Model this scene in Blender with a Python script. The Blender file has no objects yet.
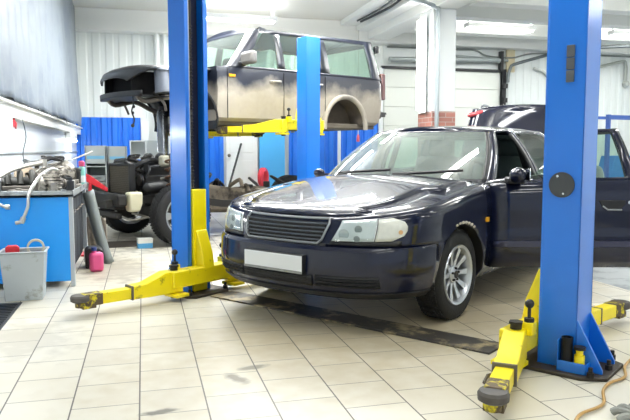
import bpy, bmesh, math, random
from mathutils import Vector, Matrix, noise
rnd = random.Random(7)
SC = bpy.context.scene
COL = SC.collection
PI = math.pi
def rad(a): return math.radians(a)

# ---------------------------------------------------------------- objects
def tag(o, label=None, cat=None, group=None, kind=None):
    if label: o['label'] = label
    if cat: o['category'] = cat
    if group: o['group'] = group
    if kind: o['kind'] = kind
    return o
def empty(name, loc, rz=0, label=None, cat=None, group=None):
    o = bpy.data.objects.new(name, None); COL.objects.link(o)
    o.location = loc; o.rotation_euler = (0, 0, rz); o.empty_display_size = .1
    return tag(o, label, cat, group)
def copy_tree(o, parent=None):
    c = o.copy(); COL.objects.link(c)
    if parent is not None:
        c.parent = parent; c.matrix_parent_inverse = o.matrix_parent_inverse.copy()
    for ch in list(o.children): copy_tree(ch, c)
    return c

class MB:
    """collects shapes; build() links them as ONE mesh object"""
    def __init__(s): s.bm = bmesh.new(); s.mi = 0; s.M = Matrix()
    def _add(s, verts, faces):
        vs = [s.bm.verts.new(s.M @ Vector(v)) for v in verts]
        for f in faces:
            try:
                fc = s.bm.faces.new([vs[i] for i in f]); fc.material_index = s.mi
            except ValueError: pass
        return s
    def box(s, c, d, rz=0, ry=0, rx=0, taper=1.0):
        hx, hy, hz = d[0]/2, d[1]/2, d[2]/2
        R = Matrix.Rotation(rz, 3, 'Z') @ Matrix.Rotation(ry, 3, 'Y') @ Matrix.Rotation(rx, 3, 'X')
        v = []
        for z in (-hz, hz):
            t = taper if z > 0 else 1
            for x, y in ((-hx, -hy), (hx, -hy), (hx, hy), (-hx, hy)):
                v.append(R @ Vector((x*t, y*t, z)) + Vector(c))
        return s._add(v, [(3,2,1,0),(4,5,6,7),(0,1,5,4),(1,2,6,5),(2,3,7,6),(3,0,4,7)])
    def bb(s, x0, x1, y0, y1, z0, z1):
        return s.box(((x0+x1)/2, (y0+y1)/2, (z0+z1)/2), (abs(x1-x0), abs(y1-y0), abs(z1-z0)))
    def cyl(s, p0, p1, r0, r1=None, n=20, cap=True):
        if r1 is None: r1 = r0
        p0, p1 = Vector(p0), Vector(p1); d = (p1-p0).normalized()
        a = d.orthogonal().normalized(); b = d.cross(a)
        v = []
        for p, r in ((p0, r0), (p1, r1)):
            for i in range(n):
                t = 2*PI*i/n; v.append(p + a*r*math.cos(t) + b*r*math.sin(t))
        f = [(i, (i+1) % n, n+(i+1) % n, n+i) for i in range(n)]
        if cap: f += [tuple(range(n-1, -1, -1)), tuple(range(n, 2*n))]
        return s._add(v, f)
    def tube(s, pts, r, n=10, cap=True, closed=False, smooth=0):
        P = [Vector(p) for p in pts]
        if smooth: P = catmull(P, smooth, closed)
        m = len(P); R = r if callable(r) else (lambda t: r)
        v = []; prev = None
        for i, p in enumerate(P):
            if closed: d = P[(i+1) % m]-P[i-1]
            else: d = P[min(i+1, m-1)]-P[max(i-1, 0)]
            d.normalize()
            if prev is None: a = d.orthogonal().normalized()
            else:
                a = prev - d*prev.dot(d)
                a = a.normalized() if a.length > 1e-6 else d.orthogonal().normalized()
            prev = a; b = d.cross(a); rr = R(i/max(m-1, 1))
            for k in range(n):
                t = 2*PI*k/n; v.append(p + a*rr*math.cos(t) + b*rr*math.sin(t))
        f = []
        for i in range(m if closed else m-1):
            j = (i+1) % m
            for k in range(n): f.append((i*n+k, i*n+(k+1) % n, j*n+(k+1) % n, j*n+k))
        if cap and not closed: f += [tuple(range(n-1, -1, -1)), tuple(range((m-1)*n, m*n))]
        return s._add(v, f)
    def lathe(s, prof, c=(0,0,0), axis='Z', n=32, a0=0, a1=2*PI):
        full = abs(a1-a0-2*PI) < 1e-6; m = n if full else n+1
        v = []
        for i in range(m):
            t = a0+(a1-a0)*i/n
            for r, h in prof:
                x, y = r*math.cos(t), r*math.sin(t)
                p = {'Z': (x, y, h), 'Y': (x, h, y), 'X': (h, x, y)}[axis]
                v.append(Vector(p)+Vector(c))
        k = len(prof); f = []
        for i in range(n):
            j = (i+1) % m
            for q in range(k-1): f.append((i*k+q, j*k+q, j*k+q+1, i*k+q+1))
        return s._add(v, f)
    def prism(s, poly, h0, h1, axis='Z'):
        """polygon extruded along an axis; poly gives the two other coordinates in order"""
        def P(a, b, h): return {'Z': (a, b, h), 'Y': (a, h, b), 'X': (h, a, b)}[axis]
        n = len(poly)
        v = [P(a, b, h0) for a, b in poly]+[P(a, b, h1) for a, b in poly]
        f = [(i, (i+1) % n, n+(i+1) % n, n+i) for i in range(n)]+[tuple(range(n-1, -1, -1)), tuple(range(n, 2*n))]
        return s._add(v, f)
    def grid(s, rows, closed=False):
        n = len(rows[0]); v = [p for r in rows for p in r]; f = []
        for i in range(len(rows)-1):
            for j in range(n if closed else n-1):
                f.append((i*n+j, i*n+(j+1) % n, (i+1)*n+(j+1) % n, (i+1)*n+j))
        return s._add(v, f)
    def ball(s, c, r, n=14, sc=(1,1,1)):
        prof = [(r*math.sin(PI*i/n), -r*math.cos(PI*i/n)) for i in range(n+1)]
        b = len(s.bm.verts); M0 = s.M
        s.M = M0 @ Matrix.Translation(c) @ Matrix.Diagonal((*sc, 1)); s.lathe(prof, n=n*2); s.M = M0
        return s
    def torus(s, c, R, r, axis='Z', n=32, m=10):
        return s.lathe([(R+r*math.cos(2*PI*k/m), r*math.sin(2*PI*k/m)) for k in range(m+1)], c, axis, n)
    def islands(s, name, mats, parent=None, **k):
        """like build(), one object for every separate piece"""
        bm = s.bm; bmesh.ops.remove_doubles(bm, verts=bm.verts, dist=2e-4); bm.verts.index_update(); bm.faces.index_update(); bm.faces.ensure_lookup_table(); seen = set(); out = []
        for f0 in bm.faces:
            if f0.index in seen: continue
            st = [f0]; isl = {f0.index}
            while st:
                f = st.pop()
                for v in f.verts:
                    for g in v.link_faces:
                        if g.index not in isl: isl.add(g.index); st.append(g)
            seen |= isl; m = MB(); idx = {}
            for i in sorted(isl):
                f = bm.faces[i]; vs = []
                for v in f.verts:
                    if v.index not in idx: idx[v.index] = m.bm.verts.new(v.co)
                    vs.append(idx[v.index])
                try: m.bm.faces.new(vs)
                except ValueError: pass
            out.append(m.build(name, mats, parent, **k))
        bm.free(); return out
    def build(s, name, mats, parent=None, ang=35, bevel=0.0, solid=0.0, off=-1, recalc=True, loc=None, rz=0, subd=0):
        bm = s.bm
        bmesh.ops.remove_doubles(bm, verts=bm.verts, dist=2e-5)
        bmesh.ops.dissolve_degenerate(bm, dist=1e-6, edges=bm.edges)
        if recalc: bmesh.ops.recalc_face_normals(bm, faces=bm.faces)
        me = bpy.data.meshes.new(name); bm.to_mesh(me); bm.free()
        for m in (mats if isinstance(mats, (list, tuple)) else [mats]): me.materials.append(m)
        o = bpy.data.objects.new(name, me); COL.objects.link(o)
        if parent is not None: o.parent = parent
        if loc is not None: o.location = loc
        o.rotation_euler.z = rz
        for p in me.polygons: p.use_smooth = True
        if solid:
            md = o.modifiers.new('s', 'SOLIDIFY'); md.thickness = solid; md.offset = off
        if bevel:
            md = o.modifiers.new('b', 'BEVEL'); md.width = bevel; md.segments = 2; md.limit_method = 'ANGLE'; md.angle_limit = rad(40)
            md.harden_normals = False
        if subd:
            md = o.modifiers.new('u', 'SUBSURF'); md.levels = subd; md.render_levels = subd
        me.set_sharp_from_angle(angle=rad(ang))
        return o

def catmull(P, k, closed=False):
    out = []; n = len(P)
    rng = range(n if closed else n-1)
    for i in rng:
        if closed: a, b, c, d = P[i-1], P[i], P[(i+1) % n], P[(i+2) % n]
        else: a, b, c, d = P[max(i-1, 0)], P[i], P[i+1], P[min(i+2, n-1)]
        for j in range(k):
            t = j/k
            out.append(0.5*((2*b)+(c-a)*t+(2*a-5*b+4*c-d)*t*t+(3*b-a-3*c+d)*t**3))
    if not closed: out.append(P[-1].copy())
    return out

# ---------------------------------------------------------------- materials
MATS = {}
def srgb(h):
    h = h.lstrip('#'); v = [int(h[i:i+2], 16)/255 for i in (0, 2, 4)]
    return tuple((x/12.92 if x <= .04045 else ((x+.055)/1.055)**2.4) for x in v)+(1,)
def nd(nt, t, **kw):
    n = nt.nodes.new(t)
    for k, v in kw.items():
        if k in n.inputs: n.inputs[k].default_value = v
        else: setattr(n, k, v)
    return n
def mat(name, col, rough=.5, metal=0, coat=0, var=0.0, scale=6, dirt=None, dirt_amt=.0, dirt_scale=4, bump=0, bump_scale=40, emis=None, estr=0, spec=.5, stretch=(1,1,1)):
    if name in MATS: return MATS[name]
    m = bpy.data.materials.new(name); m.use_nodes = True; nt = m.node_tree
    b = nt.nodes['Principled BSDF']
    c = srgb(col) if isinstance(col, str) else col
    b.inputs['Base Color'].default_value = c
    b.inputs['Roughness'].default_value = rough; b.inputs['Metallic'].default_value = metal
    b.inputs['Coat Weight'].default_value = coat; b.inputs['Coat Roughness'].default_value = .04
    b.inputs['Specular IOR Level'].default_value = spec
    if var or dirt or bump:
        tc = nd(nt, 'ShaderNodeTexCoord'); mp = nd(nt, 'ShaderNodeMapping'); mp.inputs['Scale'].default_value = stretch
        nt.links.new(tc.outputs['Object'], mp.inputs['Vector'])
        cur = None
        if var:
            n1 = nd(nt, 'ShaderNodeTexNoise', Scale=scale, Detail=5.0)
            nt.links.new(mp.outputs[0], n1.inputs['Vector'])
            mx = nd(nt, 'ShaderNodeMix', data_type='RGBA')
            mx.inputs[6].default_value = tuple(min(1, x*(1-var)) for x in c[:3])+(1,)
            mx.inputs[7].default_value = tuple(min(1, x*(1+var)) for x in c[:3])+(1,)
            nt.links.new(n1.outputs['Fac'], mx.inputs[0]); cur = mx.outputs[2]
        if dirt:
            n2 = nd(nt, 'ShaderNodeTexNoise', Scale=dirt_scale, Detail=8.0, Roughness=.65)
            nt.links.new(mp.outputs[0], n2.inputs['Vector'])
            rp = nd(nt, 'ShaderNodeValToRGB'); t = 1-dirt_amt
            rp.color_ramp.elements[0].position = max(0, t*.72); rp.color_ramp.elements[1].position = min(1, t*.72+.12)
            nt.links.new(n2.outputs['Fac'], rp.inputs[0])
            mx = nd(nt, 'ShaderNodeMix', data_type='RGBA'); mx.inputs[6].default_value = c; mx.inputs[7].default_value = srgb(dirt)
            if cur is not None: nt.links.new(cur, mx.inputs[6])
            nt.links.new(rp.outputs[0], mx.inputs[0]); cur = mx.outputs[2]
        if cur is not None: nt.links.new(cur, b.inputs['Base Color'])
        if bump:
            n3 = nd(nt, 'ShaderNodeTexNoise', Scale=bump_scale, Detail=3.0); bp = nd(nt, 'ShaderNodeBump', Strength=bump, Distance=.01)
            nt.links.new(mp.outputs[0], n3.inputs['Vector']); nt.links.new(n3.outputs['Fac'], bp.inputs['Height']); nt.links.new(bp.outputs[0], b.inputs['Normal'])
    if emis:
        b.inputs['Emission Color'].default_value = srgb(emis) if isinstance(emis, str) else emis; b.inputs['Emission Strength'].default_value = estr
    MATS[name] = m; return m
def glassmat(name, tint, f0=.08, rough=.01, haze=0, hazecol='#dfeee6'):
    m = bpy.data.materials.new(name); m.use_nodes = True; nt = m.node_tree; nt.nodes.clear()
    out = nd(nt, 'ShaderNodeOutputMaterial'); mx = nd(nt, 'ShaderNodeMixShader'); tr = nd(nt, 'ShaderNodeBsdfTransparent'); gl = nd(nt, 'ShaderNodeBsdfGlossy')
    lw = nd(nt, 'ShaderNodeLayerWeight', Blend=.5)
    pw = nd(nt, 'ShaderNodeMath', operation='POWER'); pw.inputs[1].default_value = 5.0; nt.links.new(lw.outputs['Facing'], pw.inputs[0])
    fr = nd(nt, 'ShaderNodeMath', operation='MULTIPLY_ADD'); fr.inputs[1].default_value = 1-f0; fr.inputs[2].default_value = f0; nt.links.new(pw.outputs[0], fr.inputs[0])
    tr.inputs[0].default_value = srgb(tint); gl.inputs['Roughness'].default_value = rough
    nt.links.new(fr.outputs[0], mx.inputs[0]); nt.links.new(tr.outputs[0], mx.inputs[1]); nt.links.new(gl.outputs[0], mx.inputs[2]); 
    if haze:  # pale diffuse haze stands in for the bright ceiling reflected in the glass
        df = nd(nt, 'ShaderNodeBsdfDiffuse'); df.inputs[0].default_value = srgb(hazecol); m2 = nd(nt, 'ShaderNodeMixShader'); m2.inputs[0].default_value = haze
        nt.links.new(mx.outputs[0], m2.inputs[1]); nt.links.new(df.outputs[0], m2.inputs[2]); nt.links.new(m2.outputs[0], out.inputs[0])
    else: nt.links.new(mx.outputs[0], out.inputs[0])
    return m
NAVY = mat('navy_paint', (.0035, .006, .023, 1), .4, .0, 1.0, spec=.08)
NAVY2 = mat('navy_paint_dull', (.006, .009, .045, 1), .35, 0, .6)
BLACK = mat('black_plastic', '#121316', .45)
RUBBER = mat('tyre_rubber', '#17181a', .75, bump=.3, bump_scale=60)
DARKIN = mat('dark_interior', '#0d0e11', .8)
ALLOY = mat('alloy_rim', '#c9cdd2', .28, .75)
GREYTRIM0 = None
CHROME = mat('chrome', '#d5d8da', .12, 1)
GREYTRIM = mat('grey_trim', '#9b9fa2', .3, .6)
BLUE = mat('lift_blue', '#0a6fd6', .38, 0, .45, var=.08, scale=3); BLUE.node_tree.nodes['Principled BSDF'].inputs['Coat Roughness'].default_value = .18
YELLOW = mat('lift_yellow', '#f7e106', .38, 0, .2, var=.05, scale=5, dirt='#3c3620', dirt_amt=.17, dirt_scale=9)
YCLEAN = mat('lift_yellow_clean', '#f6e208', .35, 0, .2, var=.04)
STEEL = mat('worn_steel', '#6b6660', .45, .6, var=.3, scale=15)
DSTEEL = mat('dark_oily_steel', '#2b2825', .5, .4, var=.4, scale=18)
LSTEEL = mat('cast_aluminium', '#a09b91', .5, .5, var=.3, scale=25, dirt='#3a352e', dirt_amt=.38, dirt_scale=12)
TUBEAL = mat('aluminium_pipe', '#c4c4bf', .3, .7, var=.1)
WHITE = mat('white_paint', '#eef2f1', .5, var=.02, scale=2)
BEAMW = mat('white_beam_paint', '#f3f4f0', .6, var=.02, scale=1.5)
CEILW = mat('cream_ceiling_paint', '#efede4', .8, var=.04, scale=1.5)
PANELW = mat('white_wall_panel', '#e6ebe8', .45, var=.02, scale=2)
DOORW = mat('white_sectional_door', '#dfe2da', .5, var=.03, scale=2)
GREYW = mat('grey_cabinet', '#b9c0bf', .45, var=.06)
CORRB = mat('blue_corrugated', '#1f72e0', .4, 0, .1, var=.07, scale=3)
BENCHB = mat('bench_blue', '#149bf8', .4, 0, .2, var=.04, scale=3)
LBLUE = mat('light_blue_panel', '#52b4f6', .45, var=.03)
RED = mat('red_plastic', '#c8202c', .4)
PINK = mat('pink_plastic', '#e2568e', .4, var=.08, scale=8)
GLASS = glassmat('car_glass', '#b9d4c6')
GLASSC = glassmat('windscreen_glass', '#b4ccc4', .12, haze=.19)
LENS = glassmat('clear_lens', '#f6f9f9', .04)
# ================================================================= the setting
YW, XL, XR, YF = 13.7, -1.25, 12.6, -5.0      # back wall, left wall, right wall, open front
CEIL, BEAMZ = 3.86, 3.45
def expr(nt, op, a, b=None, c=None):
    n = nt.nodes.new('ShaderNodeMath'); n.operation = op
    for i, v in enumerate((a, b, c)):
        if v is None: continue
        if isinstance(v, (int, float)): n.inputs[i].default_value = v
        else: nt.links.new(v, n.inputs[i])
    return n.outputs[0]
def tile_material():
    m = bpy.data.materials.new('cream_floor_tiles'); m.use_nodes = True; nt = m.node_tree; b = nt.nodes['Principled BSDF']
    tc = nd(nt, 'ShaderNodeTexCoord'); sp = nd(nt, 'ShaderNodeSeparateXYZ'); nt.links.new(tc.outputs['Object'], sp.inputs[0])
    T = .30
    u = expr(nt, 'DIVIDE', expr(nt, 'SUBTRACT', sp.outputs[0], .26), T); col = expr(nt, 'FLOOR', u)
    odd = expr(nt, 'FLOORED_MODULO', col, 2.0)
    v = expr(nt, 'ADD', expr(nt, 'DIVIDE', expr(nt, 'SUBTRACT', sp.outputs[1], 3.05), T), expr(nt, 'MULTIPLY', odd, .5)); row = expr(nt, 'FLOOR', v)
    du = expr(nt, 'ABSOLUTE', expr(nt, 'SUBTRACT', expr(nt, 'FRACT', u), .5)); dv = expr(nt, 'ABSOLUTE', expr(nt, 'SUBTRACT', expr(nt, 'FRACT', v), .5))
    lu = expr(nt, 'GREATER_THAN', du, .5-.012); lv = expr(nt, 'GREATER_THAN', dv, .5-.010)
    cid = nd(nt, 'ShaderNodeCombineXYZ'); nt.links.new(col, cid.inputs[0]); nt.links.new(row, cid.inputs[1])
    wn = nd(nt, 'ShaderNodeTexWhiteNoise'); nt.links.new(cid.outputs[0], wn.inputs['Vector'])
    n1 = nd(nt, 'ShaderNodeTexNoise', Scale=1.1, Detail=6.0, Roughness=.55); nt.links.new(tc.outputs['Object'], n1.inputs['Vector'])
    n2 = nd(nt, 'ShaderNodeTexNoise', Scale=9.0, Detail=3.0); nt.links.new(tc.outputs['Object'], n2.inputs['Vector'])
    base = nd(nt, 'ShaderNodeMix', data_type='RGBA'); base.inputs[6].default_value = srgb('#cfcabb'); base.inputs[7].default_value = srgb('#d9d5c7')
    nt.links.new(wn.outputs['Value'], base.inputs[0])
    # worn yellowish grime towards the middle of the workshop, grey smears
    r1 = nd(nt, 'ShaderNodeValToRGB'); r1.color_ramp.elements[0].position = .42; r1.color_ramp.elements[1].position = .72
    nt.links.new(n1.outputs['Fac'], r1.inputs[0])
    g1 = nd(nt, 'ShaderNodeMix', data_type='RGBA'); g1.inputs[7].default_value = srgb('#b9ac8c')
    nt.links.new(base.outputs[2], g1.inputs[6]); nt.links.new(expr(nt, 'MULTIPLY', r1.outputs[0], .3), g1.inputs[0])
    # oil stained lane under the car (a stain with its own outline)
    def stain(cx, cy, rx, ry, rot, col_, amt, prev, rough_=2.0):
        dx = expr(nt, 'SUBTRACT', sp.outputs[0], cx); dy = expr(nt, 'SUBTRACT', sp.outputs[1], cy); ca, sa = math.cos(rot), math.sin(rot)
        a = expr(nt, 'DIVIDE', expr(nt, 'ADD', expr(nt, 'MULTIPLY', dx, ca), expr(nt, 'MULTIPLY', dy, sa)), rx)
        c = expr(nt, 'DIVIDE', expr(nt, 'SUBTRACT', expr(nt, 'MULTIPLY', dy, ca), expr(nt, 'MULTIPLY', dx, sa)), ry)
        d = expr(nt, 'SQRT', expr(nt, 'ADD', expr(nt, 'MULTIPLY', a, a), expr(nt, 'MULTIPLY', c, c)))
        d = expr(nt, 'ADD', d, expr(nt, 'MULTIPLY', expr(nt, 'SUBTRACT', n2.outputs['Fac'], .5), rough_))
        mr = nd(nt, 'ShaderNodeMapRange'); nt.links.new(d, mr.inputs[0]); mr.inputs[1].default_value = 1.1; mr.inputs[2].default_value = .5; mr.inputs[3].default_value = 0; mr.inputs[4].default_value = amt
        mx = nd(nt, 'ShaderNodeMix', data_type='RGBA'); mx.inputs[7].default_value = srgb(col_)
        nt.links.new(prev, mx.inputs[6]); nt.links.new(mr.outputs[0], mx.inputs[0]); return mx.outputs[2]
    p = g1.outputs[2]
    p = stain(2.2, 4.7, 2.8, 1.2, .6, '#ad9b72', .62, p, .7)
    p = stain(.44, 3.27, .045, .10, .5, '#5a523c', .8, p); p = stain(.55, 3.42, .09, .035, .3, '#6d6858', .8, p)
    p = stain(.04, 2.92, .10, .03, .1, '#4d4a42', .85, p)
    p = stain(-.75, 4.3, .35, .5, .2, '#9a9384', .35, p)
    p = stain(-.3, 6.7, .4, .8, .2, '#7d7260', .5, p); p = stain(.2, 8.6, .9, 1.0, .2, '#5f5a52', .6, p)
    line = expr(nt, 'MAXIMUM', lu, expr(nt, 'MULTIPLY', lv, .8))
    gl = nd(nt, 'ShaderNodeMix', data_type='RGBA'); gl.inputs[7].default_value = srgb('#57534a'); nt.links.new(p, gl.inputs[6]); nt.links.new(line, gl.inputs[0])
    nt.links.new(gl.outputs[2], b.inputs['Base Color'])
    rr = nd(nt, 'ShaderNodeMapRange'); nt.links.new(n1.outputs['Fac'], rr.inputs[0]); rr.inputs[3].default_value = .3; rr.inputs[4].default_value = .55
    nt.links.new(rr.outputs[0], b.inputs['Roughness'])
    bp = nd(nt, 'ShaderNodeBump', Strength=.5, Distance=.002); bp.invert = True; nt.links.new(line, bp.inputs['Height']); nt.links.new(bp.outputs[0], b.inputs['Normal'])
    return m
TILE = tile_material()
def struct(mb, name, m, **k): return tag(mb.build(name, m, **k), kind='structure')
struct(MB().bb(XL-.2, 3.9, YF, YW+.2, -.12, 0), 'floor', TILE)
CONC = mat('grey_concrete', '#a9aeb0', .6, var=.12, scale=3, dirt='#82868a', dirt_amt=.35, dirt_scale=2)
struct(MB().bb(3.9, XR+.2, YF, YW+.2, -.12, -.002), 'floor_concrete', CONC)

# back wall: white ribbed cladding above, real ribs
def ribbed(x0, x1, y, z0, z1, pitch, depth, flat=.5):
    """vertical trapezoid corrugation facing -Y, closed behind"""
    pts = []; x = x0; k = 0
    seq = ((0, 0), (flat*.6, 0), (flat*.6+.12, depth), (.88, depth))
    while x < x1:
        for f, d in seq:
            xx = x+f*pitch
            if xx <= x1: pts.append((xx, y-d-.006))
        x += pitch
    pts.append((x1, y-.006))
    m = MB(); m.grid([[(a, b, z0) for a, b in pts], [(a, b, z1) for a, b in pts]])
    return m
w = MB(); w.bb(XL-.2, XR+.2, YW+.02, YW+.2, 0, 4.3)
struct(w, 'wall_back', PANELW)
struct(ribbed(XL, 5.15, YW+.02, 1.8, CEIL, .25, .012), 'wall_back_cladding', PANELW, ang=10)
struct(ribbed(8.1, XR, YW+.02, 0, CEIL, .2, .018), 'wall_back_right_cladding', PANELW, ang=10)
struct(ribbed(XL, -.03, YW-.02, 0, 1.81, .2, .035), 'wall_back_wainscot', CORRB, ang=10)
struct(ribbed(1.05, 1.62, YW-.02, 0, 1.81, .2, .035), 'wall_back_wainscot_middle', CORRB, ang=10)
struct(ribbed(3.0, 5.0, YW-.02, 0, 1.83, .2, .035), 'wall_back_wainscot_right', CORRB, ang=10)
t = MB(); t.bb(4.07, 4.13, YW-.1, YW-.03, 0, 1.85); struct(t, 'trim_1', WHITE)
t = MB(); t.bb(5.0, 5.09, YW-.1, YW, 0, 2.95); struct(t, 'trim_2', WHITE)
# left wall
struct(MB().bb(XL-.2, XL, YF, YW+.2, 0, 4.3), 'wall_left', mat('left_wall_paint', '#e3e8ea', .4, var=.03))
t = MB(); t.bb(XL, XL+.09, 2.0, YW-.05, 1.47, 1.6); t.bb(XL, XL+.13, 2.0, YW-.05, 1.585, 1.605); struct(t, 'trim_3', BEAMW)
t = MB(); t.bb(XL, XL+.02, 2.0, YW-.05, 1.13, 1.15); struct(t, 'trim_4', mat('grey_joint', '#aab0b2', .5))
struct(MB().bb(XR, XR+.2, YF, YW+.2, 0, 4.3), 'wall_right', PANELW)
# ceiling slab with ribs across the hall
c = MB(); c.bb(XL-.2, XR+.2, YF, YW+.2, CEIL, 4.3)
struct(c, 'ceiling', CEILW)
n = 1
def beam(x0, x1, y0, y1, z0, z1, m=BEAMW):
    global n
    struct(MB().bb(x0, x1, y0, y1, z0, z1), 'ceiling_beam', m, bevel=.01)
beam(XL, XR, YW-.3, YW+.01, 3.45, CEIL)                       # over the back wall
beam(4.66, 5.12, YF, YW-.3, BEAMZ+.05, CEIL)                      # along the hall over the columns
t = MB(); t.bb(4.40, 4.66, YF, YW-.3, 3.66, CEIL); struct(t, 'ceiling_beam_flange', BEAMW, bevel=.01)
t = MB(); t.bb(4.05, 4.40, YF, YW-.3, 3.76, CEIL); struct(t, 'ceiling_beam_ledge', BEAMW, bevel=.01)
for yb in (9.55, 11.05, 12.5): beam(5.12, XR, yb, yb+.3, 3.48 if yb < 10 else 3.56, CEIL)
for yb in (-3.5, -1.0, 1.5, 4.0, 6.5, 9.0): beam(XL+.32, 4.05, yb, yb+.3, 3.55, CEIL)
for yb in (-3.5, -1.0, 1.5, 4.0, 6.5): beam(5.12, XR, yb, yb+.3, 3.55, CEIL)
# column with brick foot
CX0, CX1, CY0, CY1 = 4.68, 5.1, 10.2, 10.75
def brick_material():
    m = bpy.data.materials.new('red_brick'); m.use_nodes = True; nt = m.node_tree; b = nt.nodes['Principled BSDF']
    tc = nd(nt, 'ShaderNodeTexCoord'); sp = nd(nt, 'ShaderNodeSeparateXYZ'); nt.links.new(tc.outputs['Object'], sp.inputs[0])
    cb = nd(nt, 'ShaderNodeCombineXYZ'); nt.links.new(expr(nt, 'ADD', sp.outputs[0], sp.outputs[1]), cb.inputs[0]); nt.links.new(sp.outputs[2], cb.inputs[1])
    br = nd(nt, 'ShaderNodeTexBrick', Scale=1.0); br.inputs['Brick Width'].default_value = .25; br.inputs['Row Height'].default_value = .078; br.inputs['Mortar Size'].default_value = .007
    br.inputs['Color1'].default_value = srgb('#b57a6c'); br.inputs['Color2'].default_value = srgb('#9a6a60'); br.inputs['Mortar'].default_value = srgb('#b5a59c')
    nt.links.new(cb.outputs[0], br.inputs['Vector']); nt.links.new(br.outputs['Color'], b.inputs['Base Color']); b.inputs['Roughness'].default_value = .8
    return m
col = struct(MB().bb(CX0, CX1, CY0, CY1, 1.81, 3.5), 'column', WHITE, bevel=.01)
MB().bb(CX0-.005, CX1+.005, CY0-.005, CY1+.005, 0, 1.81).build('column_foot', brick_material(), col)
# sectional garage door in the back wall
d = MB(); 
for k in range(7): d.bb(5.12, 7.92, YW-.06, YW+.02, .02+k*.42, .42*(k+1)-.005+.02)
d1 = struct(d, 'door_1', DOORW, bevel=.008)
f = MB(); f.bb(5.05, 7.98, YW-.11, YW-.02, 2.93, 2.99); f.build('door_rail', BLACK, d1)
tr = MB()
tr.bb(7.96, 8.06, YW-.12, YW-.03, 0, 3.0); tr.build('door_track', BLACK, d1)
b = MB()
for z in (1.2, 1.75, 2.3, 2.62): b.cyl((8.01, YW-.16, z-.05), (8.01, YW-.16, z+.05), .06)
b.build('hinge_roller', BLACK, d1)
g = MB(); g.bb(7.9, 7.97, YW-.14, YW-.02, 2.95, 3.4); g.build('bracket', BLACK, d1)
g = MB(); g.bb(8.1, 8.3, YW-.06, YW, 2.95, 3.45); g.build('bracket', mat('beige_plate', '#cfc3a0', .5), d1)
g = MB(); g.tube([(5.2, YW-.16, 3.12), (7.75, YW-.16, 3.2), (7.85, YW-.16, 3.17)], .06); g.tube([(6.5, YW-.1, 3.27), (8.1, YW-.1, 3.2)], .03); g.build('spring_tube', mat('grey_tube', '#9fa6a6', .4, .4), d1)
g = MB(); g.tube([(8.05, YW-.2, 2.7), (8.1, YW-.2, 3.0), (8.3, YW-.3, 3.14), (9.6, YW-.9, 3.42), (12.0, YW-2.0, 3.42)], .035, smooth=4); g.build('door_guide', mat('dark_grey_steel', '#5b6264', .4, .5), d1)
# white door in the back wall
d = MB(); d.bb(1.66, 2.32, YW-.09, YW, 0, 2.05)
d2 = struct(d, 'door_2', WHITE, bevel=.01)
pn = MB(); pn.bb(1.74, 2.24, YW-.098, YW-.085, .15, .95); pn.bb(1.74, 2.24, YW-.098, YW-.085, 1.12, 1.92); pn.build('door_panel', WHITE, d2, bevel=.006)
MB().ball((1.72, YW-.14, 1.06), .035).build('door_knob', STEEL, d2)
struct(MB().bb(2.36, 2.9, YW-.1, YW-.02, 0, 2.0), 'wall_back_panel', LBLUE, bevel=.008)
struct(MB().bb(-.02, .13, YW-.06, YW, 0, 1.75), 'trim_5', WHITE)
p = MB(); p.cyl((.32, YW-.15, 0), (.32, YW-.15, CEIL), .05); p.cyl((.47, YW-.12, 0), (.47, YW-.12, CEIL), .035); struct(p, 'trim_6', WHITE)
# drain channel along the left
dr = MB(); dr.bb(-1.12, -.92, 3.0, 5.36, -.01, .004); 
for k in range(46): dr.bb(-1.1, -.94, 3.03+k*.05, 3.05+k*.05, .003, .009)
tag(dr.build('drain_channel', mat('drain_black', '#23262b', .4, .3)), kind='structure')

# conduits and cables on the walls and ceiling
GCAB = mat('grey_cable', '#7d827f', .6); 
o = MB().tube([(5.2, YW-.02, 3.41), (6.75, YW-.03, 3.41), (7.3, YW-.03, 3.415), (7.6, YW-.03, 3.3), (8.2, YW-.07, 3.27), (8.6, YW-.04, 3.36), (9.0, YW-.04, 3.4), (10.3, YW-.04, 3.41), (11.0, YW-.04, 3.41), (12.4, YW-.04, 3.40)], .018, smooth=5).build('cable', GCAB)
tag(o, 'grey cable sagging across the top of the back wall above the garage door', 'cable')
o = MB().tube([(8.8, YW-.05, 3.05), (9.05, YW-.05, 2.98), (9.2, YW-.05, 2.86), (9.4, YW-.05, 2.86), (10.4, YW-.05, 3.1), (11.15, YW-.05, 3.28), (11.3, YW-.05, 3.24), (11.32, YW-.05, 2.85)], .035, smooth=4)
o.ball((11.32, YW-.06, 2.76), .085)
tag(o.build('wall_pipe', mat('pipe_grey', '#b4b8b2', .4, .3)), 'pale grey pipe with a ball end bending down the ribbed back wall', 'pipe')
for k, (x, z, lab) in enumerate([(4.2, 3.73, 'outermost thin black cable along the ceiling ledge'), (4.3, 3.72, 'dark cable clipped along the ceiling ledge beside the thin one')]):
    pts = [(x+.03*math.sin(i*1.3+k), 7.5+i*.75, z+.012*math.sin(i*2.1)) for i in range(8)]
    tag(MB().tube(pts, .016+.006*k, smooth=4).build('ceiling_cable', mat('black_cable', '#33373a', .6)), lab, 'cable')
pp = MB(); pp.tube([(4.74, CY0-.06, 1.4), (4.74, CY0-.06, 3.36), (4.7, CY0-.08, 3.47), (4.6, CY0-.1, 3.52), (4.2, CY0-.15, 3.6)], .035, smooth=3)
tag(pp.build('column_pipe', mat('pipe_steel', '#aeb7ba', .35, .4)), 'slim grey conduit running up the front of the white column', 'pipe')
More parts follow.
